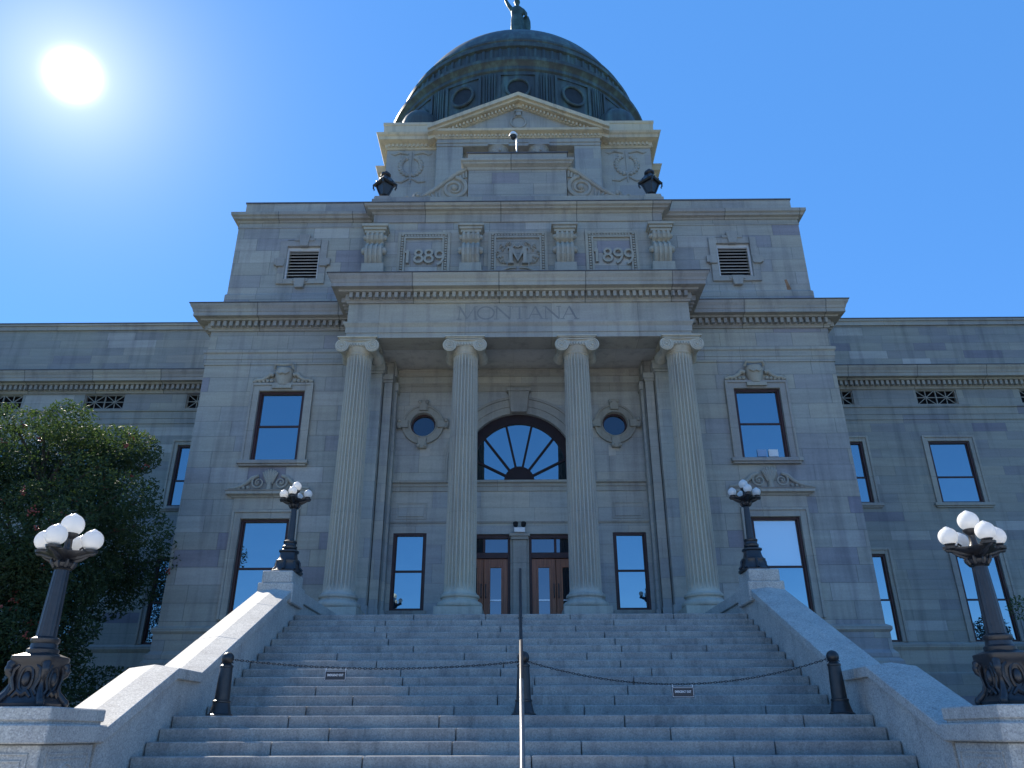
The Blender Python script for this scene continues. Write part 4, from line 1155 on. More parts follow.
# drum and dome -----------------------------------------------------------------------
DX = 0.07
dw = MB()
SX, SY = 6.38, 29.25
dw.box(DX - SX, DX + SX, SY, 44, 17.9, 28.05)
dw.build('drum_wall', 'drum_wall', B)
CXH, CYF = 3.92, 28.75
mb = MB()
mb.box(DX - CXH, DX - 2.66, CYF, SY + 0.02, 17.9, 27.18).box(DX + 2.66, DX + CXH, CYF, SY + 0.02, 17.9, 27.18)
mb.box(DX - CXH, DX + CXH, CYF - 0.03, SY + 0.02, 27.182, 27.62)
mb.box(DX - CXH - 0.05, DX + CXH + 0.05, CYF - 0.08, SY + 0.02, 27.34, 27.40)
mb.build('drum_bay', 'drum_wall', B, bevel=0.02)
for s in (-1, 1):
    c = MB(); x = DX + s * 0.97
    c.lathe([(0.40, 17.9), (0.40, 18.2), (0.34, 18.3), (0.33, 24), (0.29, 26.2), (0.29, 26.3)], (x, 28.98, 0), 24)
    c.lathe([(0.29, 26.3), (0.33, 26.36), (0.30, 26.4), (0.36, 26.75), (0.46, 27.02), (0.50, 27.08)], (x, 28.98, 0), 24)
    c.box(x - 0.5, x + 0.5, 28.5, 29.2, 27.08, 27.175)
    for q in range(14):
        a = 2 * pi * q / 14; zz = 26.6 + 0.22 * (q % 2)
        c.sphere((x + 0.38 * cos(a), 28.98 + 0.38 * sin(a), zz), 0.085, 8)
    c.build('drum_column', 'drum_wall', B, smooth=True)
# side cornice and parapet
dp = [(DX - SX, 40), (DX - SX, SY), (DX - CXH, SY)], [(DX + CXH, SY), (DX + SX, SY), (DX + SX, 40)]
mb = MB(); dn2 = MB()
for pth in dp:
    mb.mould(pth, [(-0.03, 27.42), (0.05, 27.42), (0.07, 27.5), (0.10, 27.5), (0.10, 27.70), (0.20, 27.74), (0.36, 27.80), (0.38, 27.95), (0.46, 28.02), (0.50, 28.12), (-0.03, 28.24)])
    mb.mould(pth, [(-1.4, 28.2), (0.20, 28.2), (0.20, 28.78), (0.24, 28.82), (0.24, 28.95), (-1.4, 28.95)])
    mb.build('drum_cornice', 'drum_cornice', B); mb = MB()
for pth in dp:
    for (ax, ay), (bx, by) in zip(pth, pth[1:]):
        L = math.hypot(bx - ax, by - ay); ux, uy = (bx - ax) / L, (by - ay) / L; nx, ny = uy, -ux
        for k in range(int(L / 0.2)):
            cx, cy = ax + ux * (k + 0.5) * 0.2, ay + uy * (k + 0.5) * 0.2
            if cy > 33: continue
            x0, x1 = sorted((cx - ux * 0.05 + nx * 0.09, cx + ux * 0.05 + nx * 0.17)); y0, y1 = sorted((cy - uy * 0.05 + ny * 0.09, cy + uy * 0.05 + ny * 0.17))
            dn2.box(x0, x1, y0, y1, 27.53, 27.69)
# pediment
cpth = [(DX - CXH, SY + 0.02), (DX - CXH, CYF), (DX + CXH, CYF), (DX + CXH, SY + 0.02)]
mb = MB().mould(cpth, [(-0.03, 27.622), (0.05, 27.622), (0.08, 27.66), (0.08, 27.82), (0.18, 27.86), (0.30, 27.90), (0.32, 28.02), (-0.03, 28.06)])
xl, xr, za, zl = DX - CXH - 0.42, DX + CXH + 0.42, 30.12, 28.10
def rake(o0, o1, y0, y1):
    for s in (-1, 1):
        e = DX + s * (CXH + 0.42)
        mb.prism([(DX, za - o0), (e, zl - o0), (e, zl - o1), (DX, za - o1)] if s > 0 else [(e, zl - o0), (DX, za - o0), (DX, za - o1), (e, zl - o1)], y0, y1)
rake(-0.02, 0.20, CYF - 0.50, SY + 0.5); rake(0.205, 0.34, CYF - 0.36, SY + 0.4); rake(0.345, 0.56, CYF - 0.10, SY + 0.3)
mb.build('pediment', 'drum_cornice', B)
for k in range(int(2 * CXH / 0.17)):
    x = DX - CXH + 0.08 + k * 0.17; dn2.box(x, x + 0.085, CYF - 0.15, CYF - 0.07, 27.68, 27.81)
for s in (-1, 1):
    for k in range(21):
        t_ = (k + 0.5) / 21; x = DX + s * (0.15 + 3.6 * t_); z = za - (za - zl) * abs(x - DX) / (CXH + 0.42) - 0.47
        dn2.box(x - 0.045, x + 0.045, CYF - 0.22, CYF - 0.09, z - 0.07, z + 0.08)
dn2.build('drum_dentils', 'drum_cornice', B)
ty = MB().prism([(DX - CXH, 28.06), (DX + CXH, 28.06), (DX, 29.75)], CYF + 0.02, CYF + 0.3)
ty.build('tympanum', 'drum_wall', B)
tm = MB().tube([(DX + 0.36 * cos(2 * pi * k / 24), CYF, 28.68 + 0.36 * sin(2 * pi * k / 24)) for k in range(25)], 0.06, 8)
tm.box(DX - 0.13, DX + 0.13, CYF - 0.14, CYF + 0.05, 29.0, 29.22).box(DX - 0.18, DX + 0.18, CYF - 0.17, CYF + 0.05, 29.22, 29.30)
tm.build('pediment_medallion', 'drum_wall', B, smooth=True)
# wreaths on the side bays
for s in (-1, 1):
    wr = MB(); cx, cz = DX + s * 5.18, 26.42
    for k in range(40):
        a = 2 * pi * k / 40
        if abs(a - pi / 2) < 0.35: continue
        wr.sphere((cx + (0.50 + 0.04 * (-1) ** k) * cos(a), SY - 0.01, cz + (0.55 + 0.04 * (-1) ** k) * sin(a)), 0.10, 8)
    wr.tube([(cx, SY - 0.03, cz - 0.5), (cx, SY - 0.03, cz + 0.85)], 0.045, 6)
    for q in (-1, 1):
        wr.tube([(cx + q * 0.15, SY - 0.02, cz + 0.72), (cx + q * 0.55, SY - 0.03, cz + 0.84), (cx + q * 0.82, SY - 0.02, cz + 0.70), (cx + q * 1.0, SY, cz + 0.78)], [0.05, 0.09, 0.06, 0.03], 6)
        wr.tube([(cx + q * 0.05, SY - 0.02, cz - 0.72), (cx + q * 0.4, SY - 0.03, cz - 0.95), (cx + q * 0.75, SY - 0.02, cz - 0.92)], [0.05, 0.07, 0.03], 6)
    wr.tube([(cx, SY - 0.02, cz - 0.6), (cx, SY - 0.02, cz - 1.05)], [0.06, 0.03], 6)
    wr.build('wreath', 'drum_wall', B, smooth=True)
# rear cross arm of the drum
RXW = 6.95
MB().box(DX - RXW, DX + RXW, 31.6, 44, 17.9, 27.6).build('rear_drum_wall', 'drum_wall', B)
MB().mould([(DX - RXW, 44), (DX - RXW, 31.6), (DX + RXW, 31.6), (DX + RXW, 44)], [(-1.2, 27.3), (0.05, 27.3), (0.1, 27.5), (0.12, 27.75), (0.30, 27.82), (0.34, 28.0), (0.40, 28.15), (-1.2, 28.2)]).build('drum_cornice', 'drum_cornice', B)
for s in (-1, 1):
    MB().lathe([(1.0 * cos(radians(a)), 0.95 * sin(radians(a))) for a in (0, 12, 25, 38, 50, 62, 74, 84, 89.9)], (DX + s * 5.18, 31.4, 30.72), 32).lathe([(1.0, -3), (1.0, 0)], (DX + s * 5.18, 31.4, 30.72), 32).build('corner_cupola', 'copper', B, smooth=True)
# dome
DC = (DX, 37.9, 0)
ZS = 34.5
pd = [(7.62, 27.5), (7.62, 33.65), (7.72, 33.72), (7.72, 33.92), (7.82, 34.05), (7.95, 34.15), (7.97, 34.35), (7.82, 34.48), (7.5, 34.55), (7.42, 34.7)]
dm = MB().lathe(pd, DC, 96)
dome = dm.build('dome', 'copper', B, smooth=True, angle=30)
up = [(7.22, 34.6), (7.22, 35.75), (7.36, 35.82), (7.38, 36.02), (7.2, 36.1), (7.05, 36.15), (7.05, 36.5), (7.1, 36.55), (7.1, 36.68), (6.9, 36.75)]
MB().lathe(up, DC, 96).build('fluted_band', 'copper', dome, smooth=True, angle=30)
fb = MB()
for k in range(96):
    a = 2 * pi * k / 96
    c_, s_ = cos(a), sin(a)
    pts = [(DC[0] + 7.22 * c_, DC[1] + 7.22 * s_, z) for z in (34.72, 35.7)]
    fb.tube(pts, 0.11, 6)
fb.build('band_fluting', 'copper', dome, smooth=True)
sp2 = [(6.95 * cos(radians(a)), 35.9 + 5.35 * sin(radians(a))) for a in range(8, 90, 4)]
MB().lathe([(6.95, 36.0)] + sp2 + [(0.01, 41.25)], DC, 96).build('dome_shell', 'copper', dome, smooth=True)
for k in range(16):
    a = -pi / 2 + 2 * pi * k / 16
    if sin(a) > 0.3: continue
    oc = MB()
    ex, ey = -sin(a), cos(a); rx, ry = cos(a), sin(a)
    def P3(u, v, d): return (DC[0] + rx * (7.62 + d) + ex * u, DC[1] + ry * (7.62 + d) + ey * u, 32.35 + v)
    oc.tube([P3(0.62 * cos(2 * pi * j / 24), 0.62 * sin(2 * pi * j / 24), 0.08) for j in range(25)], 0.085, 8)
    for u0, u1, v0, v1 in ((-1.05, 1.05, 1.0, 1.15), (-1.05, -0.9, -1.1, 1.0), (0.9, 1.05, -1.1, 1.0), (-1.05, 1.05, -1.25, -1.1)):
        ring = lambda d: [P3(u0, v0, d), P3(u1, v0, d), P3(u1, v1, d), P3(u0, v1, d)]
        oc.loft([ring(-0.2), ring(0.035)])
    q = oc.build('oculus', 'copper', dome, smooth=True)
    g_ = MB().loft([[P3(0.6 * cos(2 * pi * j / 24), 0.6 * sin(2 * pi * j / 24), d) for j in range(24)] for d in (-0.1, 0.05)])
    g_.build('oculus_pane', 'oculus_glass', q)
    for side in (-1, 1):
        fl_ = MB()
        for j in range(3):
            u = side * (1.22 + 0.14 * j)
            fl_.tube([P3(u, -1.1, -0.02), P3(u, 1.1, -0.02)], 0.04, 6)
        fl_.build('drum_fluting', 'copper', q, smooth=True)
MB().lathe([(2.4, 41.0), (2.4, 41.7), (1.7, 41.9), (1.25, 42.1), (1.2, 43.2), (1.36, 43.3), (1.36, 43.62), (1.25, 43.7), (0.7, 43.75), (0.66, 44.5), (0.62, 44.62), (0.02, 44.62)], DC, 40).build('statue_pedestal', 'copper', dome, smooth=True, angle=30)

# ------------------------------------------------------------------ statue on the dome
def statue():
    b = MB(); x0, y0, z0 = DX + 0.02, 37.9, 44.55
    rings = []
    for z, rx, ry, ox in ((0, 0.56, 0.52, 0.05), (0.5, 0.53, 0.48, 0.05), (1.2, 0.50, 0.43, 0.03), (1.8, 0.46, 0.38, 0.0), (2.2, 0.40, 0.33, -0.02), (2.6, 0.42, 0.33, -0.02), (2.9, 0.44, 0.30, -0.02), (3.1, 0.28, 0.22, -0.02), (3.2, 0.12, 0.12, -0.02)):
        ring = []
        for j in range(48):
            a = 2 * pi * j / 48; fold = 1 + (0.09 * sin(9 * a + z) + 0.05 * sin(17 * a)) * max(0, 1 - z / 2.9)
            ring.append((x0 + ox + rx * fold * cos(a), y0 + ry * fold * sin(a), z0 + z))
        rings.append(ring)
    b.loft(rings)
    b.tube([(x0 - 0.02, y0, z0 + 3.0), (x0 - 0.02, y0 - 0.02, z0 + 3.38)], [0.14, 0.11], 12)
    b.lathe([(0.01, -0.27), (0.12, -0.24), (0.19, -0.05), (0.215, 0.08), (0.18, 0.22), (0.01, 0.29)], (x0 - 0.02, y0 - 0.03, z0 + 3.55), 20)
    b.sphere((x0 - 0.02, y0 - 0.24, z0 + 3.53), 0.045, 8)
    b.tube([(x0 - 0.36, y0, z0 + 2.86), (x0 - 0.62, y0 - 0.05, z0 + 3.3), (x0 - 0.80, y0 - 0.06, z0 + 3.75), (x0 - 0.86, y0 - 0.06, z0 + 4.2)], [0.16, 0.14, 0.11, 0.08], 12)
    for q in range(5): b.tube([(x0 - 0.90 + 0.03 * q, y0 - 0.06, z0 + 4.15), (x0 - 0.90 + 0.03 * q, y0 - 0.11, z0 + 4.25 + 0.02 * (2 - abs(q - 2))), (x0 - 0.88 + 0.02 * q, y0 - 0.07, z0 + 4.32)], [0.022, 0.02, 0.016], 6)
    b.tube([(x0 + 0.34, y0, z0 + 2.86), (x0 + 0.56, y0 - 0.1, z0 + 2.4), (x0 + 0.60, y0 - 0.25, z0 + 1.95)], [0.16, 0.13, 0.09], 12)
    body = b.build('statue', 'bronze')
    rm = body.modifiers.new('remesh', 'REMESH'); rm.mode = 'VOXEL'; rm.voxel_size = 0.045; rm.use_smooth_shade = True
    tag(body, 'green bronze robed woman statue on the dome top, one arm raised', 'statue')
    sh = MB().lathe([(0.01, -0.9), (0.34, -0.8), (0.50, -0.2), (0.48, 0.4), (0.30, 0.85), (0.01, 0.95)], (x0 + 0.60, y0 + 0.10, z0 + 1.45), 24, sx=0.62, sy=0.35)
    sh.build('shield', 'bronze', body, smooth=True)
    tr = MB().tube([(x0 - 0.86, y0 - 0.09, z0 + 3.9), (x0 - 0.87, y0 - 0.09, z0 + 4.6)], [0.04, 0.07], 10)
    tr.lathe([(0.07, 0), (0.15, 0.06), (0.16, 0.12), (0.10, 0.2), (0.12, 0.35), (0.01, 0.6)], (x0 - 0.87, y0 - 0.09, z0 + 4.6), 14)
    tr.build('torch', 'bronze', body, smooth=True)
statue()

# ------------------------------------------------------------------ rooftop lanterns, camera, lights
def roof_lantern(x, label):
    t = thing('roof_lantern', label, 'lantern', (x, 21.78, 18.58), group='iron lanterns at the attic corners')
    L = lambda mb, *a, **k: mb.build(*a, loc=WL[t], **k)
    mb = MB().box(-0.18, 0.18, -0.18, 0.18, 0, 0.05).lathe([(0.13, 0.05), (0.15, 0.09), (0.08, 0.13), (0.09, 0.17), (0.14, 0.2)], n=16)
    L(mb, 'lantern_foot', 'iron', t)
    mb = MB().lathe([(0.12, 0.18), (0.18, 0.34), (0.29, 0.64)], n=4)
    for k in range(4):
        a = k * pi / 2; c_, s_ = cos(a), sin(a)
        mb.tube([(0.13 * c_, 0.13 * s_, 0.2), (0.22 * c_, 0.22 * s_, 0.40), (0.32 * c_, 0.32 * s_, 0.66)], [0.035, 0.03, 0.03], 6)
        mb.tube([(0.41 * c_, 0.41 * s_, 0.66), (0.40 * c_, 0.40 * s_, 0.52), (0.36 * c_, 0.36 * s_, 0.46), (0.39 * c_, 0.39 * s_, 0.42)], [0.025, 0.03, 0.02, 0.01], 6)
    L(mb, 'lantern_body', 'iron', t)
    mb = MB().lathe([(0.40, 0.63), (0.45, 0.68), (0.34, 0.80), (0.20, 0.98), (0.12, 1.06)], n=4)
    mb.lathe([(0.12, 1.03), (0.18, 1.08), (0.18, 1.14), (0.09, 1.18)], n=12).sphere((0, 0, 1.22), 0.075, 12)
    for k in range(8):
        a = k * pi / 4 + pi / 8; mb.sphere((0.30 * cos(a), 0.30 * sin(a), 0.76), 0.03, 6)
    L(mb, 'lantern_roof', 'iron', t)
roof_lantern(-4.68, 'dark iron lantern on the left corner of the attic')
roof_lantern(4.68, 'dark iron lantern on the right corner of the attic')

t = thing('security_camera', 'white dome security camera on a thin pole above the attic block', 'camera', (-0.02, 22.2, 20.84))
MB().tube([(0, 0, 0.0), (0, 0, 0.80)], 0.022, 8).lathe([(0.08, 0), (0.08, 0.03), (0.03, 0.05)], n=16).build('pole', 'white', t, loc=WL[t])
MB().tube([(0, 0, 0.78), (-0.02, -0.1, 0.95), (-0.10, -0.22, 0.98), (-0.12, -0.28, 0.88)], 0.028, 8).lathe([(0.02, 0.17), (0.10, 0.15), (0.15, 0.06), (0.15, 0.0)], (-0.12, -0.28, 0.72), 20).build('housing', 'white', t, loc=WL[t], smooth=True)
MB().lathe([(0.12, 0), (0.115, -0.06), (0.07, -0.12), (0.01, -0.14)], (-0.12, -0.28, 0.72), 20).build('camera_dome', 'black', t, loc=WL[t], smooth=True)

t = thing('twin_floodlight', 'small twin floodlight fitting above the pier between the doors', 'light fitting', (0.0, BY - 0.2, 6.905))
MB().box(-0.16, 0.16, -0.08, 0.12, 0, 0.14).build('box', 'white', t, loc=WL[t], bevel=0.01)
for s in (-1, 1): MB().tube([(s * 0.10, 0, 0.14), (s * 0.11, -0.02, 0.2), (s * 0.12, -0.10, 0.26)], [0.02, 0.07, 0.075], 12).build('lamp_head', 'black', t, loc=WL[t])

# ------------------------------------------------------------------ globe lamp posts
def lamp_post(loc, sc, ornate, label, gscale=1.0):
    t = thing('lamp_post', label, 'lamp post', loc, 'globe lamps on the stair pedestals')
    def bd(mb, name, mat, parent=None, **k):
        mb.v = [(x * sc, y * sc, z * sc) for x, y, z in mb.v]
        return mb.build(name, mat, parent or t, loc=WL[t], **k)
    if ornate:
        b = MB().lathe([(0.30, 0), (0.31, 0.04), (0.28, 0.06), (0.235, 0.12), (0.215, 0.22), (0.22, 0.34), (0.255, 0.42), (0.29, 0.45), (0.29, 0.49), (0.24, 0.505), (0.16, 0.53)], n=48, p=5)
        for k in range(4):
            a = pi / 4 + k * pi / 2; c_, s_ = cos(a), sin(a)
            prof = [(0.27, 0.44), (0.335, 0.40), (0.34, 0.33), (0.29, 0.29), (0.27, 0.22), (0.30, 0.13), (0.37, 0.07), (0.42, 0.05)]
            b.tube([(r * c_, r * s_, z) for r, z in prof], [0.05, 0.055, 0.045, 0.035, 0.035, 0.045, 0.05, 0.035], 8)
            b.sphere((0.34 * c_, 0.34 * s_, 0.36), 0.055, 10); b.sphere((0.41 * c_, 0.41 * s_, 0.045), 0.05, 10)
            a2 = k * pi / 2; c2, s2 = cos(a2), sin(a2)
            ov = [(0.225 * c2 - 0.085 * cos(2 * pi * j / 18) * s2, 0.225 * s2 + 0.085 * cos(2 * pi * j / 18) * c2, 0.27 + 0.12 * sin(2 * pi * j / 18)) for j in range(19)]
            b.tube(ov, 0.02, 6); b.sphere((0.215 * c2, 0.215 * s2, 0.27), 0.06, 10, 1.3)
            for q in (-1, 1):
                b.tube([(0.235 * c2 - q * u * s2, 0.235 * s2 + q * u * c2, z) for u, z in ((0.11, 0.40), (0.17, 0.36), (0.18, 0.27), (0.13, 0.17), (0.18, 0.12))], [0.02, 0.028, 0.022, 0.025, 0.02], 6)
                b.tube([(0.25 * c2 - q * u * s2, 0.25 * s2 + q * u * c2, z) for u, z in ((0.0, 0.12), (0.06, 0.15), (0.12, 0.10))], [0.03, 0.025, 0.018], 6)
        b.v = [(x * 0.78, y * 0.78, z) for x, y, z in b.v]
    else:                                                    # plainer bell-shaped foot in rising rings
        b = MB().lathe([(0.31, 0), (0.315, 0.03), (0.28, 0.05), (0.25, 0.10), (0.225, 0.20), (0.235, 0.22), (0.235, 0.25), (0.20, 0.27), (0.175, 0.34), (0.165, 0.42), (0.195, 0.44), (0.195, 0.47), (0.14, 0.49), (0.12, 0.53)], n=32, p=3)
        for k in range(8):
            a = k * pi / 4; c_, s_ = cos(a), sin(a)
            b.tube([(r * c_, r * s_, z) for r, z in ((0.21, 0.27), (0.245, 0.21), (0.25, 0.12), (0.31, 0.05))], [0.022, 0.03, 0.03, 0.03], 6)
    bd(b, 'base', 'iron', smooth=True, angle=50)
    q_ = 1.0 if ornate else 0.74
    s_ = MB().lathe([(0.15, 0.52), (0.155, 0.56), (0.13, 0.58), (0.125, 0.62), (0.14, 0.64), (0.14, 0.67), (0.105, 0.69)], n=32)
    rings = []
    for z, r in ((0.68, 0.102 * q_), (0.72, 0.100 * q_), (1.0, 0.092 * q_), (1.36, 0.078 * q_), (1.40, 0.076 * q_)):
        rings.append([(r * (1 - 0.06 * (j % 2)) * cos(2 * pi * j / 32), r * (1 - 0.06 * (j % 2)) * sin(2 * pi * j / 32), z) for j in range(32)])
    s_.loft(rings)
    bd(s_, 'shaft', 'iron', smooth=True)
    c = MB().lathe([(0.08, 1.385), (0.10, 1.395), (0.08, 1.41), (0.105, 1.43), (0.115, 1.455), (0.10, 1.48), (0.07, 1.50), (0.09, 1.53), (0.07, 1.55), (0.06, 1.60), (0.04, 1.64), (0.035, 1.74), (0.05, 1.76), (0.03, 1.78)], n=28)
    for k in range(8):
        a = k * pi / 4; c.tube([(0.09 * cos(a), 0.09 * sin(a), 1.41), (0.115 * cos(a), 0.115 * sin(a), 1.45), (0.125 * cos(a), 0.125 * sin(a), 1.485), (0.115 * cos(a), 0.115 * sin(a), 1.50)], [0.018, 0.022, 0.015, 0.008], 6)
    rings = []                                               # openwork dish spreading to the four arms
    for r, z in ((0.06, 1.505), (0.13, 1.515), (0.20, 1.54), (0.275, 1.565), (0.28, 1.58), (0.22, 1.578), (0.10, 1.57), (0.05, 1.57)):
        rings.append([(r * (0.66 + 0.34 * abs(cos(2 * (2 * pi * j / 64))) ** 1.5 + 0.03 * cos(16 * 2 * pi * j / 64)) * cos(2 * pi * j / 64), r * (0.66 + 0.34 * abs(cos(2 * (2 * pi * j / 64))) ** 1.5 + 0.03 * cos(16 * 2 * pi * j / 64)) * sin(2 * pi * j / 64), z) for j in range(64)])
    c.loft(rings)
    bd(c, 'capital', 'iron', smooth=True, angle=50)
    R = 0.262
    for k in range(4):
        a = -pi / 2 + k * pi / 2; c_, s2 = cos(a), sin(a)
        ar = MB().tube([(r * c_, r * s2, z) for r, z in ((0.03, 1.53), (0.10, 1.52), (0.18, 1.535), (0.25, 1.555), (R, 1.565), (R + 0.05, 1.56), (R + 0.07, 1.575))], [0.04, 0.038, 0.032, 0.028, 0.03, 0.022, 0.010], 8)
        ar.tube([(r * c_, r * s2, z) for r, z in ((0.06, 1.58), (0.14, 1.565), (0.20, 1.60), (0.17, 1.63), (0.14, 1.61))], [0.02, 0.022, 0.018, 0.014, 0.01], 6)
        ar.prism([(0, 0), (0.01, 0), (0.01, 0.01)], 0, 0.001) if False else None
        n0 = len(ar.v)
        # openwork web between bracket and arm
        ar.tube([(r * c_, r * s2, z) for r, z in ((0.07, 1.48), (0.13, 1.485), (0.20, 1.51), (0.25, 1.535))], [0.020, 0.022, 0.018, 0.012], 6)
        ar.lathe([(0.02, 1.555), (0.075, 1.575), (0.080, 1.60), (0.045, 1.61), (0.055, 1.625), (0.06, 1.635)], (R * c_, R * s2, 0), 18)
        bd(ar, 'arm', 'iron', smooth=True, angle=50)
        gl = MB().sphere((R * c_, R * s2, 1.712), 0.100 * gscale, 32)
        gl.lathe([(0.035, 0.09 * gscale), (0.03, 0.101 * gscale), (0.004, 0.113 * gscale)], (R * c_, R * s2, 1.712), 12)
        bd(gl, 'globe', 'opal', smooth=True, angle=70)
    tp = MB().lathe([(0.03, 1.72), (0.075, 1.765), (0.08, 1.79), (0.05, 1.80)], n=18)
    bd(tp, 'top_cup', 'iron', smooth=True)
    gl = MB().sphere((0, 0, 1.885), 0.108 * gscale, 32).lathe([(0.035, 0.099 * gscale), (0.03, 0.109 * gscale), (0.004, 0.121 * gscale)], (0, 0, 1.885), 12)
    bd(gl, 'globe', 'opal', smooth=True, angle=70)
    return t
lamp_post((-5.0, 8.42, 1.825), 1.0, 1, 'ornate iron lamp with five sunlit globes on the near left pedestal', 1.12)
lamp_post((4.95, 8.42, 1.825), 1.0, 1, 'ornate iron lamp with five white globes on the near right pedestal')
lamp_post((-4.71, 15.66, 4.53), 0.97, 0, 'small far iron globe lamp on the upper pedestal left of the columns', 0.9)
lamp_post((4.71, 15.66, 4.53), 0.97, 0, 'small far iron globe lamp on the upper pedestal right of the columns', 0.9)

# ------------------------------------------------------------------ bollards, chains, signs, handrail
BLY = 10.95
def bollard(x, label):
    t = thing('bollard', label, 'bollard', (x, BLY, LEDGE), group='black bollards across the steps')
    MB().lathe([(0.165, 0), (0.165, 0.015), (0.14, 0.03), (0.125, 0.08), (0.108, 0.16), (0.115, 0.165), (0.115, 0.185), (0.098, 0.195), (0.090, 0.4), (0.080, 0.595), (0.088, 0.60), (0.088, 0.62), (0.07, 0.635), (0.05, 0.655)], n=32).build('post', 'black', t, loc=WL[t], smooth=True, angle=35)
    MB().sphere((0, 0, 0.715), 0.082, 24).lathe([(0.05, 0.63), (0.062, 0.645), (0.05, 0.66)], n=24).build('ball_finial', 'black', t, loc=WL[t], smooth=True)
    MB().tube([(0.085 * cos(a), -0.0, 0.655 + 0.02 * sin(a)) for a in (0, 1, 2, 3.14)], 0.008, 6).build('chain_eye', 'black', t, loc=WL[t])
bollard(-3.96, 'black ball-topped bollard beside the left stair wall')
bollard(0.03, 'black ball-topped bollard in the middle behind the handrail')
bollard(4.18, 'black ball-topped bollard beside the right stair wall')
def chain(x0, x1, z0, z1, sag, label):
    L = abs(x1 - x0); n = int(L / 0.036)
    P = []
    for k in range(n + 1):
        t_ = k / n; P.append(Vector((x0 + (x1 - x0) * t_, BLY, z0 + (z1 - z0) * t_ - sag * 4 * t_ * (1 - t_))))
    mb = MB()
    for k in range(n):
        c = (P[k] + P[k + 1]) / 2; d = (P[k + 1] - P[k]).normalized(); w_ = Vector((0, 1, 0)) if k % 2 else d.cross(Vector((0, 1, 0)))
        ring = [tuple(c + d * (0.024 * cos(2 * pi * j / 8)) + w_ * (0.011 * sin(2 * pi * j / 8))) for j in range(9)]
        mb.tube(ring, 0.0048, 5)
    o = mb.build('chain', 'black'); tag(o, label, 'chain', 'chains closing the steps')
    return lambda t_: (x0 + (x1 - x0) * t_, z0 + (z1 - z0) * t_ - sag * 4 * t_ * (1 - t_))
cL = chain(0.03 - 0.07, -3.96 + 0.07, 2.46, 2.50, 0.10, 'thin chain from the middle bollard to the left bollard')
cR = chain(0.03 + 0.07, 4.18 - 0.07, 2.46, 2.49, 0.30, 'thin sagging chain from the middle bollard to the right bollard')
def sign(x, z, label):
    t = thing('hanging_sign', label, 'sign', (x, BLY, z), 'exit signs on the chains')
    y = 0.0
    MB().box(-0.145, 0.145, -0.006, 0.006, -0.065, 0.065).build('plate', 'signface', t, loc=WL[t], bevel=0.004)
    b = MB().box(-0.138, 0.138, -0.0085, -0.005, 0.054, 0.058).box(-0.138, 0.138, -0.0085, -0.005, -0.058, -0.054).box(-0.138, -0.134, -0.0083, -0.005, -0.054, 0.054).box(0.134, 0.138, -0.0083, -0.005, -0.054, 0.054)
    b.build('border', 'silver', t, loc=WL[t])
    hk = MB()
    for s in (-1, 1): hk.tube([(s * 0.13, 0, 0.055), (s * 0.132, 0, 0.085), (s * 0.128, 0, 0.10)], 0.005, 6)
    hk.build('hook', 'silver', t, loc=WL[t])
    cu = bpy.data.curves.new('lettering', 'FONT'); cu.body = 'EMERGENCY EXIT'; cu.size = 0.036; cu.align_x = 'CENTER'; cu.align_y = 'CENTER'; cu.extrude = 0.0012; cu.offset = 0.0006
    to = bpy.data.objects.new('lettering', cu); COL.objects.link(to)
    dg = bpy.context.evaluated_depsgraph_get(); dg.update()
    me = bpy.data.meshes.new_from_object(to.evaluated_get(dg)); bpy.data.objects.remove(to)
    me.transform(Matrix.Translation((0, -0.0078, 0.006)) @ Matrix.Rotation(pi / 2, 4, 'X') @ Matrix.Diagonal((0.74, 1.1, 1, 1)))
    me.materials.clear(); me.materials.append(M['silver'])
    o = bpy.data.objects.new('lettering', me); COL.objects.link(o); o.parent = t
xz = cL(0.635); sign(xz[0] - 0.0, xz[1] - 0.10, 'black EMERGENCY EXIT sign hanging on the left chain')
xz = cR(0.50); sign(xz[0] + 0.03, xz[1] - 0.10, 'black EMERGENCY EXIT sign hanging on the right chain')

t = thing('handrail', 'single metal handrail running up the middle of the steps', 'handrail', (0, 7.2, 0))
def zs(y):                                                   # nosing line of the flight
    if y < YL: return LEDGE + (y - YL) * RIS / TR
    if y < YL + 1.145 - TR: return LEDGE
    return LEDGE + (y - (YL + 1.145 - TR)) * RIS / TR
H = 0.90
lowr = [(0.0, y, zs(y) + H) for y in (6.6, 8.0, 9.4, 10.75)] + [(0, 11.0, LEDGE + H - 0.02), (0, 11.5, LEDGE + H)]
MB().tube([(0.0, 6.3, zs(6.6) + H - 0.1), (0, 6.38, zs(6.6) + H - 0.02)] + [(0.0, y, zs(y) + H) for y in (6.6, 8.0, 9.55)], 0.026, 14).build('lower_rail', 'steel', t, smooth=True)  # bright material stands in for the sunlit stretch of the rail
MB().tube([(0.0, y, zs(y) + H) for y in (9.55, 10.75)] + [(0, 11.0, LEDGE + H + 0.03), (0, 11.55, LEDGE + H + 0.05), (0, 11.75, zs(11.75) + H)] + [(0, y, zs(y) + H) for y in (13, 14.5, 15.7)] + [(0, 15.9, 4.64), (0, 15.95, 4.58), (0, 15.9, 4.5)], 0.026, 14).build('upper_rail', 'shaded_steel', t, smooth=True)  # dark material stands in for the rail lying in shadow
for y in (6.75, 9.2, 11.7, 13.7, 15.75):
    zt = zs(y) + H - 0.02
    MB().tube([(0, y, zt - H - 0.12), (0, y, zt)], 0.021, 12).lathe([(0.05, 0), (0.05, 0.012), (0.025, 0.02)], (0, y, max(0, zs(y) - 0.07)), 16).build('rail_post', 'shaded_steel', t, smooth=True, angle=35)

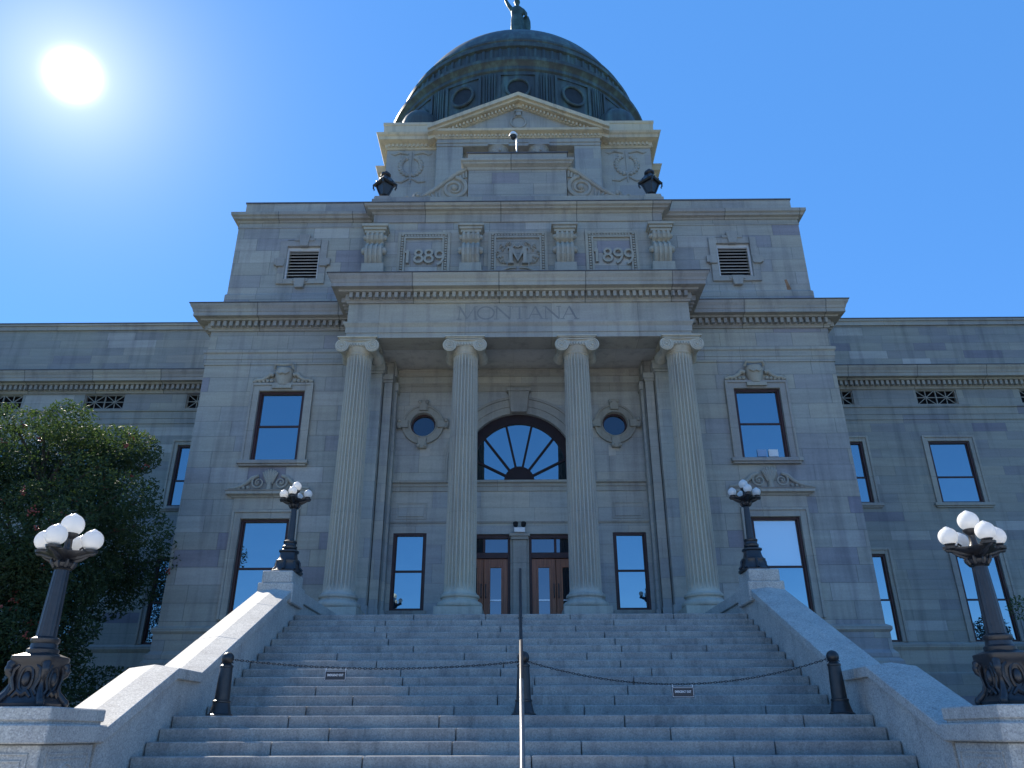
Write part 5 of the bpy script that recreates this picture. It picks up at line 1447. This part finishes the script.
for x0, x1, lab in ((7.03, 7.30, 'pale blue paper at the sill of the upper right pavilion window'), (7.36, 7.64, 'white paper at the sill of the upper right pavilion window')):
    o = MB().box(x0, x1, 21.548, 21.554, 9.0, 9.22).build('paper_sheet', plain(lab.split(' paper')[0].replace(' ', '_') + '_paper', (0.22, 0.34, 0.50) if 'blue' in lab else (0.62, 0.66, 0.68), 0.7, 0, 0.3, 0.08, 6))
    tag(o, lab, 'paper', 'papers in the upper right window')

# ------------------------------------------------------------------ trees
def foliage(mb, clumps, n, size, rnd):
    tot = sum(c[3] * c[4] * c[5] for c in clumps)
    for cx, cy, cz, rx, ry, rz in clumps:
        m = int(n * rx * ry * rz / tot)
        for _ in range(m):
            while True:
                u, v, w = (rnd.uniform(-1, 1) for _ in range(3))
                q = u * u + v * v + w * w
                if q < 1 and rnd.random() < 0.25 + 0.75 * q: break
            c = Vector((cx + u * rx, cy + v * ry, cz + w * rz))
            d = Vector((rnd.gauss(0, 1), rnd.gauss(0, 1), rnd.gauss(0, 0.7) - 0.4)).normalized()
            e = d.cross(Vector((rnd.gauss(0, 1), rnd.gauss(0, 1), rnd.gauss(0, 1)))).normalized()
            l = size * rnd.uniform(0.7, 1.4); wv = l * 0.36
            # a leaf folded along its midrib
            nrm = d.cross(e) * wv * 0.25
            mb.v += [tuple(c - d * l * 0.5), tuple(c + e * wv * 0.5 + nrm), tuple(c + d * l * 0.5), tuple(c - e * wv * 0.5 + nrm)]
            i = len(mb.v) - 4
            mb.f += [(i, i + 1, i + 2), (i, i + 2, i + 3)]
def raw_build(mb, name, mat, parent):
    w = WL[parent]
    me = bpy.data.meshes.new(name)
    me.from_pydata([(x - w.x, y - w.y, z - w.z) for x, y, z in mb.v], [], mb.f)
    me.materials.append(M[mat])
    o = bpy.data.objects.new(name, me); COL.objects.link(o); o.parent = parent
    return o
rnd = random.Random(8)
tb = Vector((-12.7, 19.6, 0))
t = thing('rowan_tree', 'dark green rowan tree with orange red berries before the left wing', 'tree', tuple(tb))
trunk = MB().tube([(tb.x, tb.y, -0.1), (tb.x + 0.05, tb.y, 1.2), (tb.x + 0.1, tb.y - 0.05, 2.6), (tb.x + 0.0, tb.y, 4.2), (tb.x - 0.1, tb.y + 0.1, 6.5), (tb.x - 0.05, tb.y, 8.6)], [0.26, 0.2, 0.17, 0.13, 0.08, 0.03], 12)
cl = []
for k in range(120):
    z = rnd.uniform(1.6, 9.35)
    prof = 0.80 + 0.40 * math.sin(min(1, max(0, (z - 0.8) / 7.6)) * pi) ** 0.7
    a = rnd.uniform(0, 2 * pi); R = rnd.uniform(0.3, 1.0) * 3.5 * prof * (1.0 if z < 7.9 else 0.92)
    rx = rnd.uniform(0.45, 0.95)
    x, y = tb.x + R * cos(a), tb.y + R * sin(a) * 0.8
    lim = -8.6 if 6.0 < z < 9.0 else -9.6
    x = min(x, lim - rx * 0.9 - rnd.uniform(0, 0.5))
    if x > -11.4: z = min(z, 8.55)
    cl.append((x, y, z, rx, rx, rnd.uniform(0.4, 0.75)))
    if k % 3 == 0:
        zs_ = max(1.2, z - rnd.uniform(1.0, 2.2))
        trunk.tube([(tb.x + 0.05, tb.y, min(zs_, 7.5)), ((tb.x + x) / 2, (tb.y + y) / 2, (min(zs_, 7.5) + z) / 2 + 0.15), (x, y, z)], [0.07, 0.045, 0.015], 7)
cl += [(-11.4 + rnd.uniform(-0.8, 0.8), 20.3 + rnd.uniform(-0.5, 0.8), z, 0.75, 0.7, 0.6) for z in (4.2, 4.9, 5.6, 6.3, 7.0, 7.7, 8.4)]
cl += [(-13.6 + rnd.uniform(-1.0, 1.0), 18.6, z, 0.9, 0.7, 0.6) for z in (2.4, 3.1, 3.8, 4.6, 5.4, 6.2, 7.0, 7.8)]
cl += [(rnd.uniform(-12.6, -10.7), 17.9 + rnd.uniform(-0.3, 0.5), rnd.uniform(4.2, 7.2), 0.62, 0.5, 0.5) for _ in range(20)]
cl += [(rnd.uniform(-15.2, -13.0), 18.0 + rnd.uniform(-0.4, 0.5), rnd.uniform(3.6, 8.0), 0.8, 0.6, 0.65) for _ in range(16)]
cl += [(rnd.uniform(-14.6, -11.4), 17.6 + rnd.uniform(-0.4, 0.6), rnd.uniform(1.2, 6.0), 0.8, 0.6, 0.65) for _ in range(16)]
trunk.build('trunk', 'bark', t, smooth=True)
cr = MB(); foliage(cr, cl, 128000, 0.11, rnd); raw_build(cr, 'crown', 'leaf', t)
br = MB()
for _ in range(120):
    c = rnd.choice(cl); u, v, w = (rnd.gauss(0, 1) for _ in range(3)); q = math.sqrt(u * u + v * v + w * w)
    bx, by, bz = c[0] + c[3] * u / q, c[1] - abs(c[4] * v / q), c[2] + c[5] * w / q
    for j in range(9): br.sphere((bx + rnd.gauss(0, 0.055), by + rnd.gauss(0, 0.055), bz + rnd.gauss(0, 0.035)), 0.024, 6)
raw_build(br, 'berries', 'berry', t)

sb = Vector((16.2, 24.3, 0))
t = thing('shrub', 'loose green shrub behind the near right lamp, against the wing', 'shrub', tuple(sb))
stem = MB(); cl = []
for k in range(26):
    z = rnd.uniform(1.0, 5.0); a = rnd.uniform(0, 2 * pi); R = rnd.uniform(0.2, 1.2)
    x, y = sb.x + R * cos(a), sb.y + R * 0.7 * sin(a); rx = rnd.uniform(0.3, 0.6)
    cl.append((x, y, z, rx, rx, rx * 0.8))
    if k % 2 == 0: stem.tube([(sb.x + 0.05 * k * 0.1, sb.y, 0), ((sb.x + x) / 2, (sb.y + y) / 2, z * 0.55), (x, y, z)], [0.05, 0.035, 0.01], 6)
cl += [(14.35, 24.2, 3.9, 0.28, 0.3, 0.5), (14.5, 24.2, 3.2, 0.4, 0.4, 0.5), (15.0, 24.0, 5.0, 0.35, 0.3, 0.4)]
stem.build('stems', 'bark', t, smooth=True)
cr = MB(); foliage(cr, cl, 7000, 0.12, rnd); raw_build(cr, 'foliage', 'leaf2', t)
